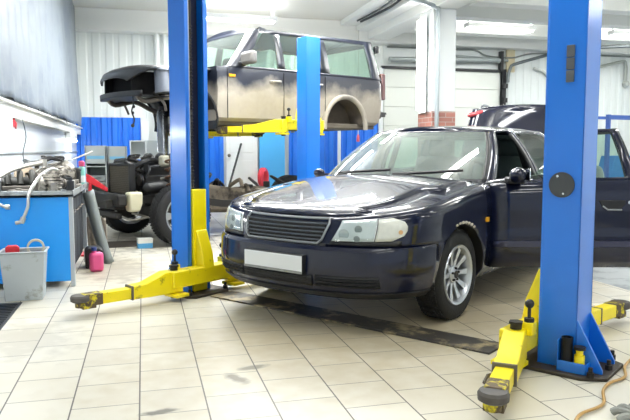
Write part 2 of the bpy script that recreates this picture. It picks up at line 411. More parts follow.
# ================================================================= lights of the hall
def lamp_area(loc, sx, sy, power, col=(.97, .99, 1), rot=(0, 0, 0)):
    l = bpy.data.lights.new('tube_light', 'AREA'); l.shape = 'RECTANGLE'; l.size = sx; l.size_y = sy; l.energy = power; l.color = col
    o = bpy.data.objects.new('tube_light', l); COL.objects.link(o); o.location = loc; o.rotation_euler = rot; return o
TUBE = mat('glowing_tube', '#ffffff', .5, emis=(1, .99, .96, 1), estr=18)
HOUS = mat('lamp_housing', '#e9ecec', .5)
k = 0
PW = 30
rows = [(.95, 'left'), (2.6, 'middle'), (6.9, 'right'), (10.2, 'far right')]
YS = (-3.0, .2, 2.9, 5.4, 7.9, 9.75, 11.9)  # the row before the last is added above the view to brighten the rear
def has_lamp(xi, yi): return not ((yi == 6 and xi == 0) or (yi == 5 and xi > 1))
for xi, (x0, rn) in enumerate(rows):
    for yi, y in enumerate(YS):
        x = x0
        if not has_lamp(xi, yi): continue
        if (xi, yi) == (1, 6): x, y = 1.72, 12.3
        pw = PW*(.15, .2, .32, .8, 1.9, 3.9, 1.0)[yi]; wd = .1
        t = empty('ceiling_lamp', (x, y, 3.6), 0, 'long white fluorescent batten on the ceiling, %s row, %s from the back wall' % (rn, ['first', 'second', 'third', 'fourth', 'fifth', 'sixth', 'seventh'][sum(has_lamp(xi, q) for q in range(yi+1, 7))]), 'ceiling lamp', 'fluorescent battens on the ceiling')
        h = MB(); h.bb(-.75, .75, -wd, wd, -.04, .04); h.bb(-.7, -.66, -.03, .03, .04, .27); h.bb(.66, .7, -.03, .03, .04, .27); h.build('housing', HOUS, t, bevel=.006)
        for k in (-1, 1): MB().cyl((-.7, k*wd*.5, -.062), (.7, k*wd*.5, -.062), .016, n=10).build('tube', TUBE, t)
        lamp_area((x, y, 3.51), 1.4, wd*2, pw)
        lamp_area((x, y, 3.66), 1.4, wd*2, pw*.9, rot=(PI, 0, 0))
# upright tube on the column
t = empty('column_lamp', (CX0-.01, CY0+.28, 2.6), 0, 'bright upright fluorescent lamp on the left side of the white column', 'lamp')
MB().bb(-.04, 0, -.07, .07, -.78, .78).build('housing', HOUS, t, bevel=.005)
for k in (-1, 1): MB().cyl((-.08, .07*k, -.75), (-.08, .07*k, .75), .04).build('tube', TUBE, t)
MB().bb(-.05, -.04, -.14, .14, -.8, .8).build('reflector', HOUS, t)
# lamps under the ledge of the left wall
for y, lab in ((12.2, 'bright white wall lamp below the left ledge in the far corner'), (6.1, 'white wall lamp below the left ledge above the blue bench')):
    t = empty('wall_lamp', (XL+.05, y, 1.38), 0, lab, 'wall lamp', 'lamps under the left ledge')
    MB().bb(-.05, .05, -.5, .5, -.02, .09).build('housing', HOUS, t, bevel=.006)
    MB().cyl((.03, -.46, -.045), (.03, .46, -.045), .022).build('tube', TUBE, t)
    lamp_area((XL+.13, y, 1.33), .12, .9, 7, rot=(0, rad(-35), 0))

W = bpy.data.worlds.new('daylight'); SC.world = W; W.use_nodes = True
bg = W.node_tree.nodes['Background']; bg.inputs[0].default_value = (.80, .90, 1.0, 1); bg.inputs[1].default_value = .75
SC.view_settings.view_transform = 'Standard'; SC.view_settings.look = 'None'; SC.view_settings.gamma = 1.0; SC.view_settings.use_curve_mapping = False
SC.view_settings.exposure = 0.28
SC.cycles.max_bounces = 10; SC.cycles.transparent_max_bounces = 16; SC.cycles.caustics_reflective = False; SC.cycles.caustics_refractive = False
SC.cycles.sample_clamp_indirect = 6.0
cam = bpy.data.cameras.new('camera'); co = bpy.data.objects.new('camera', cam); COL.objects.link(co); SC.camera = co
cam.sensor_width = 36; cam.lens = 656.6*36/630; cam.clip_start = .05; cam.clip_end = 100
co.location = (0, 0, 1.1637); co.rotation_euler = (rad(90-5.19), 0, rad(-14.649))
# ================================================================= two-post lifts
def lift_post(loc, rz, label, height, arms, cz, disc=0, group=None, extras=None):
    """local +x points to the opposite post; the column is an open channel"""
    root = empty('lift_post', loc, rz, label, 'car lift', group)
    hx, hy = .10, .115
    th = .012
    m = MB(); z0 = .02
    m.bb(-hx, -hx+th, -hy, hy, z0, height)
    for s in (-1, 1):
        m.bb(-hx, hx, s*hy, s*(hy-th), z0, height)
        m.bb(hx-th, hx, s*hy, s*(hy-.038), z0, height)
        m.bb(hx-.03, hx-th, s*(hy-.038), s*(hy-.038+th), z0, height)
    m.bb(-hx, hx, -hy, hy, height, height+.012)
    m.build('column', BLUE, root, bevel=.004)
    MB().bb(-.06, .02, -.078, .078, .02, height-.02).build('channel_shadow_plate', mat('shaded_inner_column', '#0b1330', .5, 0, 0), root)  # dark plate added inside the channel, its colour stands in for shade
    # base plate
    bp = MB(); bp.prism([(-.27, -.15), (-.16, -.22), (.2, -.22), (.26, -.17), (.26, .17), (.2, .22), (-.16, .22), (-.27, .15)], 0, .02)
    bp.build('base_plate', mat('base_oily', '#3a332b', .6, .2, var=.5, scale=14), root, bevel=.004)
    for s in (-1, 1):
        g = MB(); g.prism([(-hx, .02), (-.235, .02), (-.235, .04), (-hx-.005, .28), (-hx, .28)], s*hy-s*.015, s*hy, 'Y'); g.build('gusset', BLUE, root, bevel=.002)
    for x, y in ((-.235, 0), (-.2, .19), (-.2, -.19), (.2, .19), (.2, -.19)):
        b = MB(); b.cyl((x, y, .02), (x, y, .045), .02, n=6); b.cyl((x, y, .045), (x, y, .07), .011); b.build('anchor_bolt', DSTEEL, root)
    # lifting screw and chain
    s = MB(); s.cyl((.045, -.02, cz+.6), (.045, -.02, height-.05), .014)
    zz = cz+.86
    while zz < height-.6: s.torus((.045, -.02, zz), .017, .006, n=10, m=5); zz += .028
    s.build('lifting_chain', DSTEEL, root)
    MB().cyl((.07, -.055, cz+.6), (.07, -.055, height-.05), .008).build('guide_rod', GREYTRIM, root)
    # carriage
    c = MB(); c.bb(.03, .115, -.071, .071, cz+.02, cz+.85); c.build('carriage', YCLEAN, root, bevel=.006)
    g = MB(); g.prism([(.10, cz+.22), (.22, cz+.22), (.2, cz+.34), (.13, cz+.52), (.10, cz+.52)], -.05, .06, 'Y'); g.build('carriage_gusset', YELLOW, root, bevel=.006)
    b = MB(); b.bb(.105, .22, -.36, .36, cz+.10, cz+.235); b.build('arm_carrier', YELLOW, root, bevel=.012)
    b = MB()
    for s_ in (-1, 1): b.bb(.10, .26, s_*.36, s_*.24, cz+.035, cz+.06)
    b.islands('carrier_plate', YELLOW, root, bevel=.004)
    for s_ in (-1, 1):
        p = MB(); p.cyl((.15, s_*.30, cz+.02), (.15, s_*.30, cz+.262), .030); p.cyl((.15, s_*.30, cz+.262), (.15, s_*.30, cz+.275), .038, n=6); p.build('pivot_pin', DSTEEL, root)
        k = MB(); k.cyl((.10, s_*.25, cz+.235), (.10, s_*.25, cz+.29), .026); k.cyl((.10, s_*.25, cz+.29), (.10, s_*.25, cz+.35), .009); k.ball((.10, s_*.25, cz+.365), .024); k.build('locking_knob', BLACK, root)
        k = MB(); k.bb(.07, .13, s_*.22, s_*.28, cz+.20, cz+.27); k.build('lock_block', YELLOW, root, bevel=.005)
    inv = Matrix.Rotation(-rz, 3, 'Z')
    for (side, tip, zt, L1) in arms:
        pv = Vector((.15, side*.30, cz))
        tl = inv @ (Vector((tip[0], tip[1], 0))-Vector((loc[0], loc[1], 0)))
        v = Vector((tl.x-pv.x, tl.y-pv.y, 0)); L = v.length; a = math.atan2(v.y, v.x)
        arm = MB(); arm.M = Matrix.Translation(pv) @ Matrix.Rotation(a, 4, 'Z')
        h0, h1, w_ = .065, .235, .055
        l1 = L*L1
        # tapered outer box
        arm.prism([(-.05, h0), (-.05, h1), (.10, h1), (l1*.72, .17), (l1, .165), (l1, h0)], -w_, w_, 'Y')
        ao = arm.build('arm', YELLOW, root, bevel=.007)
        inn = MB(); inn.M = Matrix.Translation(pv) @ Matrix.Rotation(a, 4, 'Z')
        inn.bb(l1-.1, L-.03, -.044, .044, .07, .15); inn.build('arm_extension', YELLOW, ao, bevel=.005)
        inn = MB(); inn.M = Matrix.Translation(pv) @ Matrix.Rotation(a, 4, 'Z')
        inn.bb(l1-.008, l1+.008, -.058, .058, .062, .168); inn.build('arm_collar', STEEL, ao, bevel=.004)
        mat('tip_brown', '#5a4c38', .6, .2, var=.5, scale=30, dirt='#d8c81a', dirt_amt=.3, dirt_scale=20)
        ins = MB(); ins.M = Matrix.Translation(pv) @ Matrix.Rotation(a, 4, 'Z')
        ins.cyl((L, 0, .06), (L, 0, .10), .036); ins.bb(L-.1, L, -.045, .045, .05, .09); ins.build('pad_socket', MATS['tip_brown'], ao, bevel=.004)
        tp = MB(); tp.M = Matrix.Translation(pv) @ Matrix.Rotation(a, 4, 'Z'); tp.bb(L-.15, L-.02, -.047, .047, .068, .153); tp.build('arm_tip', mat('tip_brown', '#5a4c38', .6, .2, var=.5, scale=30, dirt='#d8c81a', dirt_amt=.3, dirt_scale=20), ao, bevel=.006)
        pd = MB(); pd.M = Matrix.Translation(pv) @ Matrix.Rotation(a, 4, 'Z')
        pd.lathe([(0, .098), (.05, .098), (.066, .108), (.068, .135), (.06, .148), (0, .148)], (L, 0, zt), n=28); pd.build('lifting_pad', mat('worn_rubber_pad', '#4f4b47', .6, 0, 0, var=.45, scale=26), ao)
    if disc:
        y = disc*(hy+.002)
        d = MB(); d.cyl((.0, y, .985), (.0, y+disc*.008, .985), .0665, n=36); dd = d.build('round_cover', mat('cover_grey', '#3c4043', .5), root, bevel=.002)
        e = MB(); e.cyl((.02, y, 1.03), (.02, y+disc*.013, 1.03), .006, n=8); e.cyl((-.012, y, .94), (-.012, y+disc*.013, .94), .006, n=8); e.build('cover_screw', CHROME, dd)
        g = MB()
        for z in (1.54, 1.603, 1.666): g.bb(.0-.045, .0-.005, y, y+disc*.012, z-.03, z+.03)
        g.build('slot_cover', mat('slot_grey', '#50555a', .6), root, bevel=.003)
    return root
ANG = math.atan2(-.812, .583)
LP = (.370, 5.46, 0); RP = (2.20, 3.045, 0)
lift_post(LP, ANG, 'tall blue lift post with yellow carriage, left of the navy sedan', 2.75, [(-1, (-.45, 4.82), 0, .5), (1, (1.35, 5.75), 0, .5)], 0, group='posts of the near car lift')
rp = lift_post(RP, ANG+PI, 'nearest blue lift post with a round grey cover, in front of the sedan door', 2.75, [(1, (1.42, 2.43), 0, .55), (-1, (3.10, 3.70), 0, .55)], 0, disc=1, group='posts of the near car lift')
# little tray with the pad adapters on the near post
tr = MB(); tr.bb(-.17, -.03, .116, .18, .045, .055); tr.bb(-.17, -.03, .172, .18, .02, .075); tr.bb(-.175, -.168, .116, .18, .02, .075); tr.bb(-.03, -.024, .116, .18, .02, .18); tr.build('adapter_tray', BLUE, rp, bevel=.003)
def on_post(x, y, z):
    p = Matrix.Rotation(ANG+PI, 3, 'Z') @ Vector((x, y, z)); return (p.x+RP[0], p.y+RP[1], p.z)
a = MB(); a.lathe([(.0, 0), (.029, 0), (.029, .14), (.024, .14), (.024, .01)], n=24)
tag(a.build('pad_adapter', mat('oily_black', '#1c1b1c', .4, .4), loc=on_post(-.065, .146, .056)), 'tall black steel pad adapter standing on the tray of the nearest lift post', 'lift pad adapter', 'spare lift pad adapters')
a = MB(); a.cyl((0, 0, 0), (0, 0, .055), .026); a.cyl((0, 0, .055), (0, 0, .085), .018)
o = empty('pad_adapter', on_post(-.13, .146, .056), 0, 'short yellow pad adapter with dark top beside the black one', 'lift pad adapter', 'spare lift pad adapters')
a.build('socket', YELLOW, o); MB().lathe([(0, .085), (.03, .085), (.03, .1), (0, .1)], n=20).build('rubber_top', DSTEEL, o)
# worn cover plate between the two posts
PLT = mat('worn_cover_plate', '#3d3a36', .5, .3, var=.3, scale=14, dirt='#a89a78', dirt_amt=.3, dirt_scale=5)
d = (Vector((1.985, 3.36, 0))-Vector((.59, 5.27, 0))); L = d.length
cp = MB(); cp.prism([(0, -.12), (L, -.12), (L, .12), (0, .12)], 0, .012)
tag(cp.build('cover_plate', PLT, bevel=.004, loc=(.59, 5.27, .0), rz=math.atan2(d.y, d.x)), 'long dark worn steel cover plate on the floor between the near lift posts', 'floor plate')
# lift behind, holding the stripped body
H66 = rad(24); BB_ = Vector((math.cos(H66), math.sin(H66), 0)); LL_ = Vector((math.sin(H66), -math.cos(H66), 0))   # rearwards, towards its left side
AX = Vector((.22, 9.48, 0))
P1 = AX+BB_*1.36+LL_*1.66; P2 = AX+BB_*1.32-LL_*1.66
T1 = AX+BB_*.55+LL_*.72; T2 = AX+BB_*2.2+LL_*.72; T3 = AX+BB_*.55-LL_*.72; T4 = AX+BB_*2.2-LL_*.72
LZ = 1.335
ang1 = math.atan2(-LL_.y, -LL_.x)
lift_post(tuple(P1), ang1, 'blue lift post in front of the raised off-road body, behind the sedan bonnet', 2.62, [(1, (T1.x, T1.y), 0, .6), (-1, (T2.x, T2.y), 0, .6)], LZ, group='posts of the rear car lift')
lift_post(tuple(P2), ang1+PI, 'blue lift post on the far side of the raised off-road body', 2.62, [(-1, (T3.x, T3.y), 0, .6), (1, (T4.x, T4.y), 0, .6)], LZ, group='posts of the rear car lift')
# ================================================================= car bodies
def interp(tab, x):
    if x <= tab[0][0]: return tab[0][1]
    for (a, u), (b, v) in zip(tab, tab[1:]):
        if x <= b: return u+(v-u)*(x-a)/(b-a)
    return tab[-1][1]
def smooth_interp(tab, x):
    n = len(tab)
    if x <= tab[0][0]: return tab[0][1]
    if x >= tab[-1][0]: return tab[-1][1]
    for i in range(n-1):
        if x <= tab[i+1][0]:
            (a, u), (b, v) = tab[i], tab[i+1]; h = b-a; t = (x-a)/h
            m0 = (v-tab[i-1][1])/(b-tab[i-1][0]) if i > 0 else (v-u)/h
            m1 = (tab[i+2][1]-u)/(tab[i+2][0]-a) if i+2 < n else (v-u)/h
            return (2*t**3-3*t*t+1)*u+(t**3-2*t*t+t)*h*m0+(-2*t**3+3*t*t)*v+(t**3-t*t)*h*m1
class Shell:
    """closed skin of stacked plan outlines. x runs rearwards from the nose, y<0 is the car's left side."""
    def __init__(s, levels, zf, thf, xs, thr, xfe, xre, p, pr=None, plan=None, crown=0, cols=14, zr=None):
        # levels: (f, xf, W, xr); zf(f, x) height; thf/thr: angles of the front/rear corner in degrees; xs(fi): list of x of the side lines
        s.p, s.pr = p, pr or p; s.levels = levels; s.V = []; s.tags = []; s.zf = zf; s.plan = plan; s.xfe, s.xre = xfe, xre
        for (f, xf, Wd, xr) in levels:
            row = []
            for t in thf: row.append(s.front(f, xf, Wd, t))
            for x in xs(f): row.append((x, Wd*(plan(x) if plan else 1), zf(f, x)))
            for t in thr:
                xe = xre(f); c, sn = max(math.cos(rad(t)), 0), math.sin(rad(t))
                x = xr-(xr-xe)*(1-c**(2/s.pr)); y = Wd*(plan(x) if plan else 1)*sn**(2/s.pr); row.append((x, y, zf(f, x)))
            s.V.append(row)
        s.N = len(s.V[0]); s.K = len(levels); s.crown = crown; s.cols = cols
    def front(s, f, xf, Wd, t):
        xe = s.xfe(f); c, sn = max(math.cos(rad(t)), 0), math.sin(rad(t))
        x = xf+(xe-xf)*(1-c**(2/s.p)); y = Wd*(s.plan(x) if s.plan else 1)*sn**(2/s.p); return (x, y, s.zf(f, x))
    def lev(s, f):
        L = s.levels
        if f <= L[0][0]: return L[0]
        for a, b in zip(L, L[1:]):
            if f <= b[0]:
                t = (f-a[0])/(b[0]-a[0]); return tuple(a[i]+(b[i]-a[i])*t for i in range(4))
        return L[-1]
    def fpoint(s, f, t, off=0, side=-1):
        """point of the front skin at level f and corner angle t (deg), pushed out by off"""
        _, xf, Wd, xr = s.lev(f)
        a = Vector(s.front(f, xf, Wd, t)); e = 1.0
        b = Vector(s.front(f, xf, Wd, min(t+e, 89.9))); c_ = Vector(s.front(f, xf, Wd, max(t-e, .1)))
        d = b-c_; nrm = Vector((-d.y, d.x, 0)).normalized() if d.length > 1e-9 else Vector((-1, 0, 0))
        if nrm.x > .2: nrm = -nrm
        p = a+nrm*off
        return (p.x, p.y*(-side)*-1 if False else p.y*side, p.z)
    def t_of_y(s, f, y):
        _, xf, Wd, xr = s.lev(f); q = min(max(y/Wd, 0), 1); return math.degrees(math.asin(q**(s.p/2)))
    def bm(s, region, cap=True, bot=True):
        """region(k, i, side, centre) -> material index or None"""
        m = MB(); rows = s.V
        def put(q, mi):
            if mi is None: return
            m.mi = mi; m._add(q, [tuple(range(len(q)))])
        for k in range(s.K-1):
            for i in range(s.N-1):
                for side in (-1, 1):
                    q = [rows[k][i], rows[k][i+1], rows[k+1][i+1], rows[k+1][i]]
                    q = [(a, b*side, c) for a, b, c in q]
                    ctr = tuple(sum(v[j] for v in q)/4 for j in range(3))
                    if side > 0: q = q[::-1]
                    put(q, region(k, i, side, ctr))
        M = s.cols
        def caprow(r, i, top):
            x, y, z = r[i]; out = []
            for j in range(M+1):
                u = -1+2*j/M
                cr = (s.crown(x) if callable(s.crown) else s.crown)*(1-abs(u)**2.2) if top else 0
                # the crown fades where the row gets short
                cr *= min(1, (y/(s.levels[-1][2]*.55))**1.0) if top else 0
                out.append((x, y*u, z+cr))
            return out
        for on, r, kk in ((cap, rows[-1], 'cap'), (bot, rows[0], 'bot')):
            if not on: continue
            R = [caprow(r, i, kk == 'cap') for i in range(s.N)]
            for i in range(s.N-1):
                for j in range(M):
                    q = [R[i][j], R[i][j+1], R[i+1][j+1], R[i+1][j]]
                    ctr = tuple(sum(v[c] for v in q)/4 for c in range(3))
                    put(q, region(kk, i, 0, ctr))
        bmesh.ops.remove_doubles(m.bm, verts=m.bm.verts, dist=2e-4)
        return m
def to_obj(bm, nm=8):
    me = bpy.data.meshes.new('tmp'); bm.to_mesh(me)
    for k in range(nm): me.materials.append(NAVY)
    o = bpy.data.objects.new('tmp', me); COL.objects.link(o); return o
def cut(bm, cutter, nm=8):
    bmesh.ops.dissolve_degenerate(bm, dist=1e-5, edges=bm.edges)
    bmesh.ops.recalc_face_normals(bm, faces=bm.faces); bmesh.ops.recalc_face_normals(cutter, faces=cutter.faces)
    a, b = to_obj(bm, nm), to_obj(cutter, nm); bm.free(); cutter.free()
    md = a.modifiers.new('x', 'BOOLEAN'); md.operation = 'DIFFERENCE'; md.object = b; md.solver = 'EXACT'; md.use_hole_tolerant = True
    dg = bpy.context.evaluated_depsgraph_get(); dg.update()
    ev = a.evaluated_get(dg); me = bpy.data.meshes.new_from_object(ev)
    out = bmesh.new(); out.from_mesh(me)
    for o in (a, b): 
        md_ = o.data; bpy.data.objects.remove(o); bpy.data.meshes.remove(md_)
    bpy.data.meshes.remove(me)
    return out
def split(bm, k):
    c = bm.copy(); bmesh.ops.delete(c, geom=[f for f in c.faces if f.material_index != k], context='FACES')
    for f in c.faces: f.material_index = 0
    m = MB(); m.bm.free(); m.bm = c; return m
def car_wheel(root, c, side, R, wd, rim_r, spokes, name='wheel', rimmat=None, steer=0, studs=True, dark=False):
    """side -1 = the car's left; the outer face looks towards side*y"""
    s = side
    t = MB(); t.M = Matrix.Translation(c) @ Matrix.Rotation(steer, 4, 'Z') @ Matrix.Diagonal((1, s, 1, 1))
    h = wd/2
    prof = [(rim_r, -h*.8), (rim_r+.02, -h), (R-.04, -h), (R-.012, -h*.86), (R, -h*.6), (R+.001, 0), (R, h*.6), (R-.012, h*.86), (R-.04, h*1.0), (rim_r+.025, h*1.0), (rim_r, h*.86)]
    t.lathe(prof, axis='Y', n=56)
    # tread blocks
    nb = 60
    for k in range(nb):
        a = 2*PI*k/nb
        for yy, ww, da in ((-.62, .26, 0), (-.2, .3, .5), (.2, .3, 0), (.62, .26, .5)):
            M0 = t.M; t.M = M0 @ Matrix.Rotation(a+da*2*PI/nb, 4, 'Y')
            t.box((R+.001, yy*h, 0), (.010, ww*h, 2*PI*R/nb*.62)); t.M = M0
    w = t.build(name, RUBBER, root, ang=40)
    r = MB(); r.M = Matrix.Translation(c) @ Matrix.Rotation(steer, 4, 'Z') @ Matrix.Diagonal((1, s, 1, 1))
    fo = h*.82
    r.lathe([(rim_r+.012, fo+.012), (rim_r+.008, fo+.02), (rim_r-.008, fo+.012), (rim_r-.018, fo-.012), (rim_r-.03, -h*.8), (rim_r+.01, -h*.85)], axis='Y', n=48)
    for k in range(spokes):
        a = 2*PI*k/spokes; M0 = r.M; r.M = M0 @ Matrix.Rotation(a, 4, 'Y')
        wi, wo = 1.0*rim_r/spokes, 1.25*rim_r/spokes
        r.prism([(rim_r*.18, -wi), (rim_r*.6, -wi*.72), (rim_r*.97, -wo), (rim_r*.97, wo), (rim_r*.6, wi*.72), (rim_r*.18, wi)], fo-.035, fo-.012, 'Y') if False else None
        # spoke as a bent bar, thicker at the hub
        P = [(rim_r*.2, fo-.03), (rim_r*.55, fo-.022), (rim_r*.98, fo-.004)]
        for (x0, y0), (x1, y1), w0, w1 in ((P[0], P[1], wi, wi*.7), (P[1], P[2], wi*.7, wo)):
            v = [(x0, y0, -w0), (x0, y0, w0), (x1, y1, w1), (x1, y1, -w1), (x0, y0-.028, -w0*.8), (x0, y0-.028, w0*.8), (x1, y1-.022, w1*.8), (x1, y1-.022, -w1*.8)]
            r._add(v, [(0,1,2,3),(7,6,5,4),(0,4,5,1),(1,5,6,2),(2,6,7,3),(3,7,4,0)])
        r.M = M0
    r.lathe([(0, fo-.004), (rim_r*.16, fo-.006), (rim_r*.3, fo-.02), (rim_r*.32, fo-.05)], axis='Y', n=32)
    ro = r.build('rim', rimmat or ALLOY, w, ang=30)
    d = MB(); d.M = Matrix.Translation(c) @ Matrix.Rotation(steer, 4, 'Z') @ Matrix.Diagonal((1, s, 1, 1))
    d.lathe([(0, fo-.075), (rim_r*.72, fo-.075), (rim_r*.72, fo-.095), (0, fo-.095)], axis='Y', n=32); d.build('brake_disc', DSTEEL, w)
    cp = MB(); cp.M = Matrix.Translation(c) @ Matrix.Rotation(steer, 4, 'Z') @ Matrix.Diagonal((1, s, 1, 1))
    cp.lathe([(0, fo+.002), (rim_r*.13, fo-.0), (rim_r*.14, fo-.01)], axis='Y', n=20)
    for k in range(5):
        a = 2*PI*k/5+.3; cp.cyl((rim_r*.22*math.cos(a), fo-.015, rim_r*.22*math.sin(a)), (rim_r*.22*math.cos(a), fo+.0, rim_r*.22*math.sin(a)), .009, n=6)
    cp.build('wheel_cap', DSTEEL if not dark else BLACK, w)
    return w
# ================================================================= the navy sedan
CB = Vector((.80, .60, 0)).normalized()
HEAD = rad(90-53.1)
CB = Vector((math.cos(HEAD), math.sin(HEAD), 0))
nose = Vector((1.565, 4.745, 0))-CB*.93
car = empty('sedan_car', tuple(nose), HEAD, 'dark navy four-door sedan with its front door open, parked between the blue lift posts', 'car')
ZT = [(.05, .715), (.14, .735), (.3, .772), (.7, .838), (1.1, .893), (1.42, .925), (2.5, .955), (3.6, .985), (4.1, 1.0), (4.5, .99), (4.78, .955)]
ztop = lambda x: smooth_interp(ZT, x)
def zlow(f, x):
    # f 0..4 : fixed heights of the bumper band ; 4..10 stretches up to the shoulder
    tab = [(0, .215), (.5, .235), (1, .30), (2, .40), (2.6, .425), (2.75, .435), (3, .455), (3.6, .54), (3.9, .562), (4, .568)]
    if f <= 4: return interp(tab, f)
    return .568+(ztop(x)-.568)*(f-4)/6
LOW = [(0, .20, .74, 4.66), (.5, .07, .815, 4.74), (1, .02, .865, 4.78), (2, .0, .884, 4.80), (2.6, .0, .886, 4.80), (2.75, .0, .8865, 4.795), (3, .001, .887, 4.795), (3.6, .010, .888, 4.79), (3.9, .03, .886, 4.785), (4, .06, .884, 4.77),
       (4.6, .066, .8855, 4.76), (5.4, .073, .886, 4.76), (6.2, .081, .8855, 4.755), (7.0, .088, .886, 4.75), (8.0, .098, .884, 4.74), (8.8, .108, .877, 4.735), (9.4, .118, .866, 4.725), (9.8, .133, .848, 4.71), (10, .155, .825, 4.69)]
TH = [0, 4, 8, 12, 16, 20, 24, 28, 32, 36, 40, 44, 48, 52, 56, 60, 64, 68, 72, 76, 80, 84, 87]
XS = [.66, .72, .8, .9, 1.0, 1.1, 1.2, 1.3, 1.405, 1.55, 1.7, 1.9, 2.1, 2.3, 2.42, 2.52, 2.7, 2.9, 3.1, 3.3, 3.45, 3.6, 3.75, 3.9, 4.05, 4.2]
low = Shell(LOW, zlow, TH, lambda f: XS, [87, 80, 70, 60, 50, 40, 30, 20, 10, 0], lambda f: .66, lambda f: 4.3, 2.55, 3.2,
            plan=lambda x: 1-.028*max(0, (x-3.2)/1.6)**2-.018*max(0, (1.3-x)/1.3)**2, crown=lambda x: .035 if x > 1.4 else .02+.035*min(1, x/1.0), cols=16)
# region: 0 body, 1 front bumper, 2 bonnet, 3 left front door, 4 wheel housing, 5 cabin opening
XD0, XD1, ZSILL = 1.405, 2.52, .285
def reg(k, i, side, c):
    x, y, z = c
    if k == 'cap':
        if x > 1.46 and x < 4.05 and abs(y) < .70: return 5
        if x < 1.44 and abs(y) < (.50+.20*min(1, max(0, (x-.15)/.9))): return 2
        return 0
    if k == 'bot': return 0
    if side < 0 and XD0 < x < XD1 and z > ZSILL: return 3
    if z < .566 and x < .60: return 1
    return 0
bm = low.bm(reg).bm
ct = MB()
for x0 in (.93, 3.617):
    for s in (-1, 1):
        n = 48; ra = .352
        ct.mi = 4; ct.cyl((x0, s*.58, .305), (x0, s*1.1, .305), ra, n=n)
bm = cut(bm, ct.bm)
body = split(bm, 0).build('body', NAVY, car, ang=28, solid=.012)
o = split(bm, 4).islands('wheel_housing', mat('wheel_housing_black', '#0b0b0c', .9), body, ang=40)
bumper = split(bm, 1).build('front_bumper', NAVY, car, ang=28, solid=.01)
bonnet = split(bm, 2); 
for v in bonnet.bm.verts: v.co.z += .004
bonnet = bonnet.build('bonnet', NAVY, car, ang=28, solid=.012)
# ---- greenhouse
GB = lambda x: ztop(x)-.004
def zgh(f, x): return GB(min(max(x, 1.42), 4.1))+f*(1.332+.025*math.sin(PI*min(max((x-2.0)/1.5, 0), 1))-GB(min(max(x, 1.42), 4.1)))
def glev(f, bulge=1):
    xf = 1.36+.57*f-.06*f*(1-f)*4*.3; W_ = .815-.235*f+.03*4*f*(1-f); xr = 4.16-.78*f+.05*4*f*(1-f); return (f, xf, W_, xr)
FS = [0, .05, .1, .2, .32, .45, .58, .70, .80, .90, .96, .985]
GL = [glev(f) for f in FS]+[(1.0, 1.96, .565, 3.35)]
GTH = [0, 8, 16, 24, 32, 40, 48, 54, 60, 66, 72, 78, 83]
def gxs(f):
    a, b = 1.36+.57*f+.40-.12*f, (4.16-.78*f)-.42+.2*f
    marks = [(1.80, 2.12), (2.34, 2.30), (2.41, 2.35), (2.49, 2.41), (2.56, 2.47), (3.36, 3.06), (3.45, 3.12), (3.62, 3.16)]
    out = [a]
    L = [(m0+(m1-m0)*f) for m0, m1 in marks]
    L[0] = max(L[0], a+.03); L[-1] = min(L[-1], b-.02)
    out += [L[0], L[0]+(L[1]-L[0])*.35, L[0]+(L[1]-L[0])*.7]+L[1:5]+[L[4]+(L[5]-L[4])*.5]+L[5:]+[b]
    return out
GTR = [83, 74, 64, 54, 44, 33, 22, 11, 0]
gh = Shell(GL, zgh, GTH, gxs, GTR, lambda f: 1.36+.57*f+.44-.12*f, lambda f: (4.16-.78*f)-.45+.2*f, 3.0, 3.0, crown=.04, cols=14)
NT = len(GTH); NX = len(gxs(0))
def gk(k): return FS[k] if k < len(FS) else 1
def greg(k, i, side, c):
    """0 body, 1 windscreen, 2 rear window, 3 left door frame, 4 left door glass, 5 other side glass, 6 dropped, 7 rubber seals"""
    if k == 'cap': return 0
    if k == 'bot': return None
    f0 = FS[k]; 
    if i < 8: return 1 if .05 <= f0 < .96 else (7 if f0 < .05 else 0)
    if i == 8: return 7 if f0 < .96 else 0
    j = i-NT     # side cells: i==NT-1 joins front corner to the first side line
    if side < 0 and 11 <= i and j <= 4 and f0 < .96:
        if f0 >= .05 and f0 < .90 and i >= 11 and j < 4: return 4
        return 3
    if f0 >= .05 and f0 < .90:
        if side > 0 and 11 <= i and j < 4: return 5
        if 7 <= j <= 8: return 5
    if f0 < .90 and f0 >= .0 and 4 <= j <= 5: return 7
    if i >= NT+NX+1 and .08 <= f0 < .90: return 2
    return 0
gm = gh.bm(greg, bot=False).bm
split(gm, 0).build('roof_and_pillars', NAVY, car, ang=30, solid=.03)
split(gm, 1).build('windscreen', GLASSC, car, ang=60)
split(gm, 2).build('rear_window', GLASSC, car, ang=60)
split(gm, 5).islands('side_window', GLASS, car, ang=60)
sl = split(gm, 7).islands('window_seal', BLACK, car, ang=40, solid=.02)
# ---- open left front door, hinged at its front edge
hinge = Vector((XD0, -.875, 0))
door = empty('front_door', hinge, 0); door.parent = car
DOPEN = rad(-52.5); door.scale.x = 1.08
door.rotation_euler = (0, 0, DOPEN)
def to_hinge(m):
    for v in m.bm.verts: v.co -= hinge
    return m
dp = to_hinge(split(bm, 3)).build('door_panel', NAVY, door, ang=28, solid=.055)
to_hinge(split(gm, 3)).build('door_window_frame', NAVY, door, ang=30, solid=.03)
to_hinge(split(gm, 4)).build('door_glass', GLASS, door, ang=60)
